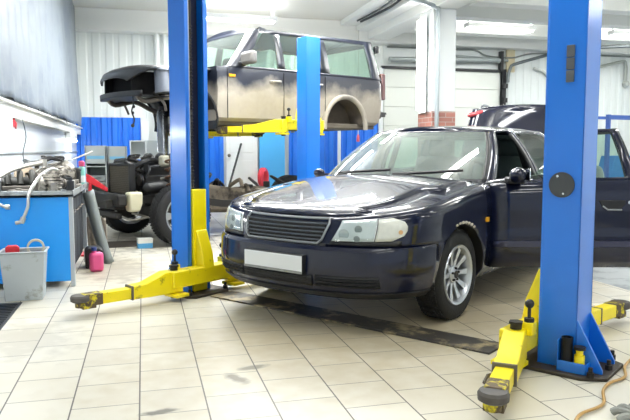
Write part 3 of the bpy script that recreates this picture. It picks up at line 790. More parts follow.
# door trim strip, mirror, handle
def side_pt(x, z, off=0):
    # outer skin of the left side at x, z
    best = None
    for fi in range(0, 101):
        f = fi/10; zz = zlow(f, x)
        if zz >= z: break
    _, xf, Wd, xr = low.lev(f); y = -Wd*low.plan(x)-off
    return Vector((x, y, z))
def hp(v): return tuple(Vector(v)-hinge)
m = MB()
rows = []
for x in [XD0+.015+i*(XD1-XD0-.03)/12 for i in range(13)]:
    rows.append([hp(side_pt(x, .45, .0)), hp(side_pt(x, .455, .014)), hp(side_pt(x, .50, .014)), hp(side_pt(x, .505, 0))])
m.grid(rows); m.build('rub_strip', NAVY2, door, solid=.002)
m = MB(); m.ball(hp((1.56, -.955, .985)), .088, n=16, sc=(.62, 1.0, .66)); mi_ = m.build('door_mirror', NAVY, door, ang=60)
m = MB(); m.box(hp((1.56, -.87, .945)), (.11, .14, .05)); m.build('mirror_foot', BLACK, mi_, bevel=.015)
m = MB(); m.box(hp((1.62, -.965, .99)), (.008, .14, .085)); m.build('mirror_glass', CHROME, mi_, bevel=.01)
hx = 2.23
m = MB(); m.prism([(hx-.10, .80), (hx+.08, .80), (hx+.08, .775), (hx+.05, .735), (hx-.05, .735), (hx-.08, .76)], side_pt(hx, .79, -.004).y, side_pt(hx, .77, .004).y, 'Y')
for v in m.bm.verts: v.co -= hinge
hd = m.build('door_handle_recess', BLACK, door, bevel=.004)
m = MB(); m.tube([hp(side_pt(hx-.075, .757, .008)), hp(side_pt(hx-.045, .732, .016)), hp(side_pt(hx+.05, .732, .016))], .006); m.build('door_handle', GREYTRIM, door)
m = MB(); p0 = side_pt(hx+.105, .785, 0); m.cyl(hp(p0), hp(p0+Vector((0, -.012, 0))), .013); m.build('door_lock', CHROME, door)
m = MB()
for z in (.42, .78): m.box(hp((XD0+.015, -.845, z)), (.05, .05, .08))
m.build('door_hinge', BLACK, door)
m = MB(); m.bb(.03, 1.06, .05, .075, .30, .93); m.build('door_inner_trim', DARKIN, door, bevel=.01)
m = MB(); m.ball((1.66, .93, .955), .06, n=16, sc=(.62, 1.0, .66)); m.box((1.66, .85, .94), (.06, .12, .03)); m.build('door_mirror', NAVY, car, ang=60)
# ---- wheels
for x0 in (.93, 3.617):
    for s in (-1, 1):
        car_wheel(car, (x0, s*.765, .312), s, .310, .195, .197, 10)
# ---- front details
def fpatch(f0, f1, t0, t1, off, side, nt=12, nf=5, edge=None):
    rows = []
    for a in range(nf+1):
        f = f0+(f1-f0)*a/nf; r = []
        for b in range(nt+1):
            u = b/nt; lo = t0(a/nf) if callable(t0) else t0; hi = t1(a/nf) if callable(t1) else t1
            r.append(low.fpoint(f, lo+(hi-lo)*u, off, side))
        rows.append(r)
    return rows
TY = lambda f, y: low.t_of_y(f, y)
HL0, HL1 = 5.15, 9.45      # headlight band in level units
HY0, HYS = .395, .665      # inner edge, split to indicator
HT1 = 62
REFL = mat('lamp_reflector', '#e6ebec', .3, .1, var=.12, scale=30); INDIC = mat('indicator_clear', '#d3d5cd', .3, .1, var=.12, scale=40)
for s in (-1, 1):
    hl = MB(); hl.grid(fpatch(HL0, HL1, lambda u: TY(7, HY0+.055*u), lambda u: TY(7, HYS-.012*(1-u)), .003, s, 14)); 
    h = hl.build('headlight', REFL, car, ang=60, solid=.01)
    g = MB(); g.grid(fpatch(HL0+.05, HL1-.05, lambda u: TY(7, HY0+.055*u+.004), lambda u: TY(7, HYS-.012*(1-u)-.004), .012, s, 14)); g.build('headlight_lens', LENS, h, ang=60, solid=.002)
    for yy, ff, rr in ((.555, 7.7, .024), (.555, 5.7, .020), (.47, 6.6, .034)):
        pc = Vector(low.fpoint(ff, TY(ff, yy), .004, s)); q = Vector(low.fpoint(ff, TY(ff, yy), .010, s)); d = (q-pc).normalized()
        m = MB(); m.cyl(pc, pc+d*.004, rr, n=20); m.build('lamp_bowl', mat('lamp_bowl_grey', '#8d9697', .3, .3) if rr < .03 else mat('lamp_bowl_pale', '#b9c2c4', .25, .3), h)
    ind = MB(); ind.grid(fpatch(HL0, HL1-.15, lambda u: TY(7, HYS-.012*(1-u)+.004), lambda u: HT1-9*abs(2*u-1)**3, .004, s, 14)); 
    io = ind.build('indicator', INDIC, h, ang=60, solid=.01)
    pc = Vector(low.fpoint(6.7, TY(6.7, .775), .006, s)); q = Vector(low.fpoint(6.7, TY(6.7, .775), .012, s)); m = MB(); m.cyl(pc, pc+(q-pc).normalized()*.003, .014, n=14); m.build('bulb', mat('amber_bulb', '#cfa774', .3), io)
    # dark gap under and around the lamps
    m = MB(); m.grid(fpatch(4.15, HL0, lambda u: TY(7, HY0-.01), HT1-3, .001, s, 14, 2)); m.build('lamp_gap', BLACK, h, ang=60, solid=.006)
def yz_patch(poly_fn, f0, f1, off, nf, ny):
    """rows of levels; poly_fn(u) gives y range at 0..1"""
    rows = []
    for a in range(nf+1):
        f = f0+(f1-f0)*a/nf; y0, y1 = poly_fn(a/nf); r = []
        for b in range(ny+1):
            y = y0+(y1-y0)*b/ny; P = low.fpoint(f, TY(f, abs(y)), off, -1 if y < 0 else 1); r.append(P)
        rows.append(r)
    return rows
GW0, GW1 = .322, .368
G0, G1 = 4.4, 9.8
m = MB(); m.grid(yz_patch(lambda u: (-(GW0+(GW1-GW0)*u), GW0+(GW1-GW0)*u), G0, G1, .002, 6, 20)); gr = m.build('grille', mat('grille_black', '#08090a', .6), car, solid=.006)
m = MB()
loop = []
def gp(f, y, off): return low.fpoint(f, TY(f, abs(y)), off, -1 if y < 0 else 1)
for b in range(15): y = -GW0+.02+(2*GW0-.04)*b/14; loop.append(gp(G0, y, .010))
for b in range(1, 6): u = b/6; loop.append(gp(G0+(G1-G0)*u, GW0+(GW1-GW0)*u, .012))
for b in range(15): y = (GW1-.02)-(2*GW1-.04)*b/14; loop.append(gp(G1, y, .012))
for b in range(1, 6): u = 1-b/6; loop.append(gp(G0+(G1-G0)*u, -(GW0+(GW1-GW0)*u), .012))
m.tube(loop, .0085, closed=True, n=8); m.build('grille_frame', GREYTRIM, gr)
for k in range(5):
    f = G0+(G1-G0)*(k+1)/6; u = (k+1)/6; wv = GW0+(GW1-GW0)*u-.012
    m = MB(); r0 = []; r1 = []; r2 = []; r3 = []
    for b in range(17):
        y = -wv+2*wv*b/16; a = Vector(gp(f-.12, y, .004)); c = Vector(gp(f+.12, y, .004)); r0.append(a); r1.append(Vector(gp(f, y, .015))); r2.append(c)
    m.tube([p + Vector((-.004, 0, 0)) for p in r1], .0055, n=6); m.build('slat', mat('slat_dark', '#4a515c', .3), gr)
m = MB(); m.grid(yz_patch(lambda u: (-.36, .36), 3.97, G0, .003, 2, 18)); m.build('grille_gap', BLACK, gr, solid=.006)
# bumper: number plate, grooves and the lower grille slots
pz0, pz1 = .386, .50
px = -.022
plt = MB(); plt.bb(px-.006, px, -.25, .25, pz0, pz1); plate = plt.build('number_plate', mat('plate_white', '#e4e8ea', .4), car, bevel=.004)
m = MB(); m.bb(px-.002, .02, -.252, .252, pz0-.003, pz1+.003); m.build('plate_holder', BLACK, plate, bevel=.004)
m = MB(); m.bb(px-.009, px-.005, -.25, .25, pz0, pz0+.016); m.build('plate_edge', mat('worn_plate_edge', '#8b8d8c', .5, .3, var=.5, scale=30), plate)
def slot(y0, y1, f0, f1, name, off=.004, m_=BLACK):
    m = MB(); m.grid(yz_patch(lambda u: (y0, y1), f0, f1, off, 3, 14)); return m.build(name, m_, bumper, solid=.006)
INT = mat('intake_black', '#0c0d10', .6)
for (y0, y1) in ((-.70, -.32), (.32, .70)):
    so = slot(y0, y1, 1.12, 1.85, 'bumper_intake', .003, INT)
    for k in range(3):
        f = 1.27+.2*k; m = MB(); m.grid([[low.fpoint(f+df, TY(f, abs(y0+(y1-y0)*b/10)), oo, -1 if y0 < 0 else 1) for b in range(11)] for df, oo in ((-.04, .004), (0, .012), (.04, .004))]); m.build('intake_bar', mat('bar_dark', '#25282e', .4), so, solid=.002)
so = slot(-.30, .30, 1.12, 1.8, 'bumper_intake', .003, INT)
for k in range(3):
    f = 1.27+.2*k; m = MB(); m.grid([[gp(f+df, -.30+.6*b/12, oo) for b in range(13)] for df, oo in ((-.04, .004), (0, .012), (.04, .004))]); m.build('intake_bar', mat('bar_dark', '#25282e', .4), so, solid=.002)
m = MB(); m.grid([[low.fpoint(f, t if s_ > 0 else t, oo, sd) for (t, sd) in ([(tt, -1) for tt in range(84, -1, -6)]+[(tt, 1) for tt in range(6, 85, 6)]) for s_ in (1,)] for f, oo in ((.35, .003), (.42, .014), (.8, .014), (.86, .003))])
m.build('lower_lip', mat('lip_dark', '#15171c', .45), bumper, solid=.003)
# wipers
for (y0, y1) in ((-.05, -.62), (.52, -.02)):
    m = MB(); P = []
    for k in range(9):
        u = k/8; y = y0+(y1-y0)*u; f = .075+.035*u
        t = math.degrees(math.asin(min(1, (abs(y)/glev(f)[2]))**1.5)); q = gh.front(f, glev(f)[1], glev(f)[2], t); P.append((q[0]-.03, q[1]*(1 if y > 0 else -1), q[2]+.022+.02*u))
    m.tube(P, .012, n=6); m.tube([(P[0][0]-.03, P[0][1], P[0][2]-.02), P[3], P[5]], .008, n=6); m.build('wiper', BLACK, car)
# cowl
m = MB(); m.grid([[gh.front(f, glev(f)[1]-dx, glev(f)[2], t) if sd > 0 else (lambda q: (q[0], -q[1], q[2]))(gh.front(f, glev(f)[1]-dx, glev(f)[2], t)) for (t, sd) in [(tt, -1) for tt in range(60, -1, -6)]+[(tt, 1) for tt in range(6, 61, 6)]] for f, dx in ((.0, .06), (.03, .0))]); m.build('cowl_panel', BLACK, car, solid=.004)
# wing indicator and badge bits
p = side_pt(1.315, .665, 0); m = MB(); m.box((p.x, p.y-.004, p.z), (.045, .016, .036)); m.build('side_indicator', mat('amber', '#e8a413', .3), car, bevel=.005)
# peeled paint on the wing above the wheel
m = MB()
r_ = random.Random(3)
for k in range(7):
    a = rad(62+7*k); q = side_pt(.93-.372*math.cos(a)*-1*.0+.365*math.cos(PI-a)*-1, .305+.37*math.sin(a), .002); m.ball((q.x, q.y, q.z), .014+.008*r_.random(), n=5, sc=(1.3, .25, .6))
m.build('peeled_patch', mat('primer_grey', '#b9b2a5', .7), car)
# inner mirror, dash, seats, wheel
m = MB(); m.box((2.10, 0, 1.29), (.03, .24, .065)); m.cyl((2.11, 0, 1.32), (2.17, 0, 1.38), .012); m.build('rear_view_mirror', mat('mirror_grey', '#6c756f', .3), car, bevel=.01)
m = MB(); m.bb(1.50, 1.95, -.70, .70, .68, .90); m.build('dashboard', DARKIN, car, bevel=.05)
m = MB(); m.M = Matrix.Translation((2.08, -.37, .90)) @ Matrix.Rotation(rad(-65), 4, 'Y'); m.torus((0, 0, 0), .19, .016); m.cyl((0, 0, -.12), (0, 0, .02), .05); m.bb(-.18, .18, -.02, .02, -.01, .01); m.build('steering_wheel', DARKIN, car)
SEAT = mat('seat_fabric', '#4a4f50', .9)
for y in (-.37, .37):
    m = MB(); m.box((2.50, y, .48), (.52, .50, .18), ry=rad(-6)); m.box((2.86, y, .80), (.15, .48, .62), ry=rad(16)); so = m.build('seat', SEAT, car, bevel=.05, ang=60)
    m = MB(); m.box((2.99, y, 1.19), (.09, .26, .17), ry=rad(10)); m.build('headrest', SEAT, so, bevel=.04)
m = MB(); m.bb(3.2, 3.7, -.62, .62, .4, .56); m.box((3.75, 0, .82), (.15, 1.24, .55), ry=rad(18)); m.build('rear_bench', SEAT, car, bevel=.05, ang=60)
m = MB(); m.bb(1.45, 4.0, -.78, .78, .22, .26); m.build('cabin_floor', DARKIN, car)
m = MB(); m.bb(1.40, 2.55, -.83, -.72, .235, .30); m.build('sill', NAVY, car, bevel=.02)
m = MB()
for s in (-1, 1): m.tube([(2.52, s*.76, .5), (2.55, s*.70, 1.0), (2.55, s*.60, 1.3)], .03, n=8)
m.islands('seat_belt_pillar', DARKIN, car)
# ================================================================= raised off-road body
def mud_material():
    m = bpy.data.materials.new('muddy_paint'); m.use_nodes = True; nt = m.node_tree; b = nt.nodes['Principled BSDF']
    tc = nd(nt, 'ShaderNodeTexCoord'); sp = nd(nt, 'ShaderNodeSeparateXYZ'); nt.links.new(tc.outputs['Object'], sp.inputs[0])
    n1 = nd(nt, 'ShaderNodeTexNoise', Scale=3.0, Detail=6.0); nt.links.new(tc.outputs['Object'], n1.inputs['Vector'])
    n2 = nd(nt, 'ShaderNodeTexNoise', Scale=14.0, Detail=4.0); nt.links.new(tc.outputs['Object'], n2.inputs['Vector'])
    h = expr(nt, 'ADD', sp.outputs[2], expr(nt, 'MULTIPLY', expr(nt, 'SUBTRACT', n1.outputs['Fac'], .5), .5))
    mr = nd(nt, 'ShaderNodeMapRange'); nt.links.new(h, mr.inputs[0]); mr.inputs[1].default_value = 1.08; mr.inputs[2].default_value = .87
    mud = nd(nt, 'ShaderNodeMix', data_type='RGBA'); mud.inputs[6].default_value = srgb('#a8a194'); mud.inputs[7].default_value = srgb('#9a9285'); nt.links.new(n2.outputs['Fac'], mud.inputs[0])
    mx = nd(nt, 'ShaderNodeMix', data_type='RGBA'); mx.inputs[6].default_value = srgb('#171c29'); nt.links.new(mud.outputs[2], mx.inputs[7]); nt.links.new(mr.outputs[0], mx.inputs[0])
    nt.links.new(mx.outputs[2], b.inputs['Base Color'])
    r = nd(nt, 'ShaderNodeMapRange'); nt.links.new(mr.outputs[0], r.inputs[0]); r.inputs[3].default_value = .42; r.inputs[4].default_value = .8; nt.links.new(r.outputs[0], b.inputs['Roughness'])
    return m
MUD = mud_material()
GLASSG = glassmat('suv_glass', '#cfe3d8', .07, haze=.06)
suv = empty('off_road_car_body', tuple(AX-BB_*.84+BB_*.063+Vector((0, 0, 1.06))), H66, 'raised off-road car body, dark blue above and muddy below, without wheels or bumper', 'car body')
suv.scale.x = .915
SX0 = 1.27
sl_ = Shell([(0, SX0, .86, 4.60), (.06, SX0, .925, 4.66), (.3, SX0, .945, 4.70), (.6, SX0, .955, 4.72), (.66, SX0, .948, 4.72), (.9, SX0, .945, 4.71), (1, SX0, .925, 4.69)],
            lambda f, x: .50+f*.71, [0, 45, 80, 87], lambda f: [1.36, 1.45, 1.6, 1.8, 2.0, 2.2, 2.42, 2.5, 2.7, 2.9, 3.1, 3.25, 3.3, 3.5, 3.72, 3.9, 4.1, 4.3], [87, 75, 60, 45, 30, 15, 0], lambda f: SX0+.05, lambda f: 4.42, 8, 4, crown=0, cols=6)
def sreg(k, i, side, c):
    if k in ('cap',): return None if 1.5 < c[0] < 4.6 and abs(c[1]) < .8 else 0
    return 0
b = sl_.bm(lambda k, i, s, c: 0).bm
ct = MB(); ct.mi = 4
for s in (-1, 1): ct.cyl((3.725, s*.62, .46), (3.725, s*1.2, .46), .43, n=40)
b = cut(b, ct.bm)
# open the top into the cabin
dl = [f for f in b.faces if f.normal.z > .9 and f.calc_center_median().z > 1.15 and f.material_index == 0 and 1.45 < f.calc_center_median().x < 4.6]
bmesh.ops.delete(b, geom=dl, context='FACES')
sb = split(b, 0).build('body', MUD, suv, ang=30)
for s in (-1, 1):
    pass
split(b, 4).islands('wheel_housing', mat('muddy_housing', '#574f45', .9, var=.35, scale=9), sb, ang=40)
SF = [0, .06, .2, .4, .6, .8, .9, .96, 1.0]
def sgx(f):
    xf = 1.46+.54*f
    m = [(1.80, 2.16), (2.38, 2.40), (2.52, 2.50), (3.22, 3.12), (3.42, 3.40), (4.36, 4.30), (4.44, 4.38)]
    return [xf+.24]+[a+(b_-a)*f for a, b_ in m]
sg = Shell([(f, 1.46+.54*f, .925-.165*f+.03*4*f*(1-f)*.6, 4.69-.12*f) for f in SF], lambda f, x: 1.21+f*(.585+.03*min(1, max(0, (x-2)/2))), [0, 12, 24, 36, 48, 58, 66, 74, 84], sgx, [84, 70, 56, 42, 28, 14, 0], lambda f: 1.46+.54*f+.22, lambda f: 4.45-.04*f, 4.0, 5, crown=.05, cols=10)
nT, nX = 9, 8
def sgreg(k, i, side, c):
    if k == 'cap': return 0
    if k == 'bot': return None
    f0 = SF[k]; j = i-nT
    win = .06 <= f0 < .9
    if i < 5: return 1 if win else 0
    if win and j in (0, 1, 3, 5): return 2
    if i >= nT+nX: return 4 if win else 0
    return 3 if (win and j in (2, 4)) else 0
g = sg.bm(sgreg, bot=False).bm
split(g, 0).build('roof_and_pillars', MUD, suv, ang=35, solid=.035)
split(g, 1).build('windscreen', GLASSG, suv, ang=60)
split(g, 2).islands('side_window', GLASSG, suv, ang=60)
split(g, 4).build('rear_window', GLASSG, suv, ang=60)
split(g, 3).islands('door_pillar', mat('pillar_black', '#20242b', .3), suv, ang=40, solid=.03)
# bonnet and the open front end
rows = []
for a in range(15):
    x = .06+1.42*(a/14); u = a/14
    wv = .80*(1-.0)*min(1, (.55+.45*min(1, (x-.06)/.35)**.5)); r = []
    for q in range(17):
        v = -1+2*q/16; z = 1.20+.055*u-.26*max(0, (.28-(x-.06))/.28)**2.2*.55-.07*abs(v)**4
        r.append((x+.10*abs(v)**3*(1-u), wv*v, z))
    rows.append(r)
m = MB(); m.grid(rows); m.build('bonnet', mat('suv_bonnet_paint', '#0c0f14', .4, 0, .4), suv, ang=50, solid=.03)
EB = mat('engine_bay_black', '#060607', .9)
m = MB()
for s in (-1, 1):
    m.prism([(.22, .80), (.22, 1.10), (1.28, 1.17), (1.28, .62), (1.2, .62), (1.08, .80), (.84, .89), (.6, .84), (.45, .80)], s*.42, s*.46, 'Y')
    m.build('inner_wing', EB, suv); m = MB()
m.bb(.34, .40, -.46, .46, .80, 1.12); m.build('front_panel', EB, suv)
m = MB(); m.bb(1.2, 1.27, -.62, .62, .6, 1.2); m.build('firewall', EB, suv)
m = MB(); m.grid([[(.10+.16*abs(v)**2.2, .70*v, z) for v in [-1+q/8 for q in range(17)]] for z in (.80, .86)]); m.grid([[(x+.16*abs(v)**2.2, .70*v, .80) for v in [-1+q/8 for q in range(17)]] for x in (.10, .55)]); m.build('front_crossbeam', mat('black_beam', '#1d1f22', .5), suv, solid=.012)
TOW = mat('zinc_grey', '#6d727b', .5, .4, var=.2, scale=8)
for s in (-1, 1):
    m = MB(); m.cyl((.57, s*.72, .84), (.55, s*.70, 1.14), .12, .10, n=20); m.lathe([(0, 1.15), (.10, 1.15), (.13, 1.12)], (.55, s*.70, 0), n=20); m.build('strut_tower', TOW, suv)
    # curved arch liner behind the front wheel
    m = MB(); rws = []
    for q in range(12):
        a = rad(-14+q*9); rws.append([(.84+.47*math.cos(a), s*y, .50+.47*math.sin(a)) for y in (.64, .93)]+[(.84+.435*math.cos(a), s*.95, .50+.435*math.sin(a))])
    m.grid(rws); m.build('arch_liner', BLACK, suv, ang=60, solid=.012)
    m = MB(); P = [(3.725+.455*math.cos(a), s*.955, .46+.455*math.sin(a)) for a in [rad(-5+q*10) for q in range(20)]]; m.tube(P, .04, n=10); m.build('arch_lip', MUD, suv, ang=60)
    m = MB(); m.tube([(.28, s*.5, .82), (.4, s*.5, .74), (.75, s*.58, .80), (1.0, s*.55, .70), (1.25, s*.5, .62)], .035, smooth=4); m.tube([(.5, s*.56, .86), (.62, s*.62, .72), (.66, s*.6, .62)], .018, smooth=4); m.build('bracket', STEEL, suv)
    m = MB(); m.box((1.72, s*1.09, 1.33), (.11, .30, .17)); mm = m.build('door_mirror', mat('muddy_mirror', '#6f6d6a', .6, var=.15), suv, bevel=.04, ang=60)
    m = MB(); m.box((1.71, s*.94, 1.265), (.09, .10, .06)); m.build('mirror_foot', BLACK, mm, bevel=.015)
    for x in (2.30, 3.12):
        m = MB(); m.tube([(x-.10, s*.955, 1.055), (x-.08, s*.985, 1.06), (x+.08, s*.985, 1.065), (x+.10, s*.955, 1.065)], .014); m.build('door_handle', mat('handle_dusty', '#9d9a94', .5), suv)
    for x in (1.45, 2.46, 3.29):
        m = MB(); m.box((x, s*.951, .86), (.009, .008, .66)); m.build('door_seam', DARKIN, suv)
    m = MB(); m.box((1.53, s*.955, 1.10), (.11, .01, .035)); m.build('side_indicator', mat('amber', '#e8a413', .3), suv, bevel=.004)
    m = MB(); m.box((4.66, s*.86, 1.12), (.10, .10, .42)); m.build('tail_lamp', mat('tail_lamp_dark', '#6a4c4c', .2), suv, bevel=.02)
m = MB(); m.bb(1.3, 4.55, -.80, .80, .44, .52); 
m.build('floor_pan', mat('muddy_floor_pan', '#6d665b', .9, var=.3, scale=6), suv, bevel=.02)
m = MB()
for y in (-.55, .55): m.bb(1.3, 3.2, y-.06, y+.06, .40, .46)
m.build('floor_rib', mat('dark_underseal', '#2d2a27', .8), suv)
m = MB(); m.bb(4.62, 4.78, -.75, .75, .62, .76); m.build('rear_crossmember', BLACK, suv, bevel=.02)
m = MB(); m.bb(4.70, 5.02, -.62, -.54, .66, .72); m.box((4.98, -.58, .72), (.14, .08, .04)); m.build('tow_bar', BLACK, suv, bevel=.008)
m = MB(); m.bb(4.6, 4.68, -.78, -.70, 1.66, 1.78); m.build('wiper_housing', BLACK, suv, bevel=.02)
SC_ = mat('white_seat_cover', '#d4dad8', .6)
for y in (-.42, .42):
    m = MB(); m.box((2.1, y, .82), (.5, .5, .2)); m.box((2.42, y, 1.20), (.14, .50, .72), ry=rad(10)); m.build('seat', SC_ if y < 0 else mat('dark_seat', '#3a3e42', .8), suv, bevel=.05)
m = MB(); m.box((3.2, 0, 1.02), (.16, 1.3, .6), ry=rad(10)); m.build('rear_seat', mat('dark_seat', '#3a3e42', .8), suv, bevel=.05)
m = MB(); m.bb(1.5, 1.8, -.78, .78, 1.0, 1.24); m.build('dashboard', mat('dark_seat', '#3a3e42', .8), suv, bevel=.04)
m = MB(); P = [(.2, -.52, .82), (.21, -.53, .70), (.19, -.51, .60), (.215, -.53, .50), (.20, -.52, .42)]
m.tube(P, .010, smooth=4, n=6); m.ball((.21, -.53, .66), .022, n=6); m.ball((.2, -.52, .58), .02, n=6); m.ball((.20, -.51, .42), .026, n=6); m.build('hanging_cable', BLACK, suv)
m = MB(); m.tube([(1.0, -.72, .9), (1.08, -.75, .75), (1.04, -.73, .62), (1.0, -.70, .45)], .016, smooth=4, n=7); m.tube([(.85, -.66, .95), (.98, -.70, .80), (1.0, -.68, .6)], .02, smooth=4, n=7); m.build('loose_hose', mat('hose_grey', '#a9adb0', .5), suv)
# polished prop under the front of the body
sp_ = empty('support_prop', (.29, 9.9, 0), 0, 'shiny upright steel cylinder propping the raised body, behind the engine', 'support prop')
m = MB(); m.lathe([(0, .03), (.08, .03), (.08, 1.72), (.07, 1.75), (0, 1.75)], n=28); m.build('cylinder', mat('polished_steel', '#8b8f95', .25, .9), sp_)
m = MB(); m.bb(-.16, .16, -.16, .16, 0, .03); m.build('foot_plate', DSTEEL, sp_)
m = MB(); m.cyl((0, 0, 1.75), (0, 0, 1.80), .05); m.build('top_pad', BLACK, sp_)

# ================================================================= chassis of that car on the floor
ch = empty('rolling_chassis', (.09, 8.95, 0), H66, 'bare car chassis with engine, radiator and wheels on the floor below the raised body', 'car chassis')
FR = mat('chassis_black', '#1b1a19', .6, .1, var=.4, scale=8); RUST = mat('dusty_rust', '#665d50', .8, var=.4, scale=10, dirt='#2c2621', dirt_amt=.35)
for s in (-1, 1):
    m = MB(); m.tube([(-.80, s*.46, .52), (-.1, s*.44, .56), (.5, s*.44, .50), (1.0, s*.46, .44), (2.2, s*.46, .44), (2.6, s*.44, .60), (3.2, s*.44, .62), (3.7, s*.44, .58)], .065, n=4, smooth=3); m.build('frame_rail', FR, ch, ang=20)
for x, z in ((-.62, .50), (.55, .40), (1.5, .42), (2.3, .46), (3.6, .58)):
    m = MB(); m.bb(x-.06, x+.06, -.47, .47, z-.06, z+.06); m.build('crossmember', FR, ch, bevel=.015)
m = MB(); m.bb(-.72, -.60, -.66, .66, .50, .64); m.bb(-.70, -.62, -.55, .55, .34, .42); m.build('front_beam', FR, ch, bevel=.02)
rd = MB(); rd.bb(-.42, -.37, -.33, .33, .62, .97); rd = rd.build('radiator', mat('radiator_core', '#4d463a', .7, .2, var=.3, scale=30), ch)
m = MB(); m.bb(-.44, -.36, -.36, -.32, .60, .99); m.bb(-.44, -.36, .32, .36, .60, .99); m.bb(-.435, -.365, -.36, .36, .97, 1.0); m.build('radiator_tank', BLACK, rd, bevel=.008)
for k in range(12): pass
m = MB()
for k in range(14): m.bb(-.424, -.418, -.32, .32, .64+k*.0235, .643+k*.0235)
m.build('cooling_fins', mat('fin_grey', '#5f584b', .6, .3), rd)
en = MB(); en.bb(-.18, .45, -.26, .26, .45, .86); en.bb(-.10, .38, -.20, .20, .30, .46); en = en.build('engine_block', mat('engine_dark', '#2a2928', .55, .3, var=.4, scale=12), ch, bevel=.03)
for s in (-1, 1):
    m = MB(); m.box((.14, s*.2, .93), (.58, .17, .16), rx=rad(s*-25)); m.build('cylinder_head', mat('engine_cover', '#303134', .45, .2, var=.2), en, bevel=.02)
    m = MB()
    for k in range(3): m.tube([(-.02+.17*k, s*.15, 1.0), (-.02+.17*k, s*.06, 1.09), (-.02+.17*k, s*-.06, 1.06)], .036, smooth=4, n=8)
    m.build('intake_runner', mat('runner_grey', '#4b4d50', .4, .3), en)
m = MB()
for (y, z, r) in ((0, .55, .10), (-.18, .78, .07), (.18, .80, .065), (.02, .86, .05), (-.22, .52, .06)): m.cyl((-.24, y, z), (-.20, y, z), r, n=22); 
m.build('pulley', STEEL, en)
m = MB(); m.tube([(-.22, -.10, .52), (-.22, -.26, .76), (-.22, -.18, .86), (-.22, .03, .92), (-.22, .25, .82), (-.22, .11, .52), (-.22, 0, .45)], .012, closed=True, smooth=4, n=6); m.build('belt', BLACK, en)
r_ = random.Random(11)
HK = [mat('hose_black', '#141517', .45), mat('hose_dark_grey', '#2c2e31', .4), mat('wire_loom', '#1d1b1a', .7)]
for k in range(22):
    p = Vector((r_.uniform(-.3, .5), r_.uniform(-.5, .42), r_.uniform(.8, 1.06))); pts = [p]
    for q in range(4): pts.append(pts[-1]+Vector((r_.uniform(-.15, .15), r_.uniform(-.18, .18), r_.uniform(-.14, .1))))
    for q in pts: q.z = min(q.z, 1.10)
    m = MB(); m.tube(pts, r_.choice((.010, .016, .024)), smooth=5, n=7); m.build('hose', r_.choice(HK+[mat('pale_hose', '#8f8d86', .5)]), ch)
m = MB(); m.tube([(-.38, -.30, .93), (-.25, -.36, 1.02), (-.1, -.30, 1.04), (.05, -.22, 1.0)], .032, smooth=5, n=10); m.build('radiator_hose', HK[0], ch)
m = MB(); m.tube([(-.38, .3, .66), (-.3, .42, .7), (-.05, .45, .8), (.1, .3, .9)], .03, smooth=5, n=10); m.build('radiator_hose', HK[1], ch)
m = MB(); m.box((.02, -.40, 1.03), (.16, .10, .14), rz=.4); m.build('canister', mat('dirty_white', '#a5a493', .6, var=.2), ch, bevel=.03)
m = MB(); m.cyl((-.25, -.50, .70), (-.05, -.52, .72), .075, n=18); m.ball((-.25, -.50, .70), .075); m.ball((-.05, -.52, .72), .075); m.build('air_tank', HK[0], ch)
m = MB(); m.prism([(-.55, .42), (-.42, .42), (-.38, .52), (-.38, .66), (-.56, .66), (-.56, .50)], -.62, -.48, 'Y'); m.build('washer_reservoir', mat('yellowed_plastic', '#d6d2b4', .55, var=.12), ch, bevel=.025)
m = MB(); m.bb(-.68, -.5, -.50, -.36, .50, .58); m.build('connector_block', mat('pale_plastic', '#c9cac4', .5), ch, bevel=.01)
for s in (-1, 1):
    m = MB(); pts = [(.02+.075*math.cos(a), s*.58+.075*math.sin(a), .58+.016*a) for a in [k*.45 for k in range(72)]]; m.tube(pts, .013, n=6); so = m.build('coil_spring', mat('spring_brown', '#5b4433', .6, .2), ch)
    m = MB(); m.cyl((.02, s*.58, .36), (.02, s*.58, 1.1), .03); m.build('damper', STEEL, so)
    m = MB(); m.tube([(-.15, s*.40, .40), (.02, s*.66, .36), (.2, s*.40, .40)], .035, n=8); m.tube([(-.1, s*.40, .62), (.02, s*.66, .60), (.15, s*.40, .62)], .028, n=8); m.build('wishbone', RUST, ch)
    m = MB(); m.cyl((.0, s*.40, .38), (.0, s*.70, .38), .03); m.build('drive_shaft', FR, ch)
m = MB(); m.tube([(.2, -.3, .34), (-.05, -.1, .30), (-.2, .15, .33)], .012, smooth=4); m.tube([(-.4, .1, .32), (-.35, -.2, .28), (-.2, -.4, .33)], .014, smooth=4); m.build('brake_pipe', mat('pale_pipe', '#b9b4a8', .4), ch)
m = MB(); m.prism([(.5, .32), (1.3, .28), (1.75, .22), (1.75, .64), (1.3, .62), (.5, .74)], -.20, .22, 'Y'); m.build('gearbox', RUST, ch, bevel=.05)
r2 = random.Random(21)
for k in range(14):
    x, y, z = r2.uniform(.75, 2.2), r2.uniform(-.42, .3), r2.uniform(.55, .72); q = k % 4
    m = MB()
    if q == 0: m.tube([(x, y, z), (x+r2.uniform(-.2, .2), y+r2.uniform(-.2, .2), z+.10), (x+r2.uniform(-.3, .3), y+r2.uniform(-.3, .3), z-.12)], .018, smooth=4, n=7); m.build('hose', HK[k % 3], ch)
    elif q == 1: m.box((x, y, z-.02), (r2.uniform(.08, .2), r2.uniform(.06, .14), .10), rz=r2.uniform(0, 3)); m.build('bracket', FR, ch, bevel=.012)
    elif q == 2: m.cyl((x, y, z-.05), (x+.1, y-.08, z+.03), .04, n=14); m.build('solenoid', STEEL, ch)
    else: m.tube([(x, y-.15, z-.05), (x+.05, y, z+.04), (x, y+.18, z-.05)], .028, n=7, smooth=3); m.build('bracket', RUST, ch)
m = MB(); m.cyl((1.75, 0, .42), (2.7, 0, .40), .04); m.build('propeller_shaft', RUST, ch)
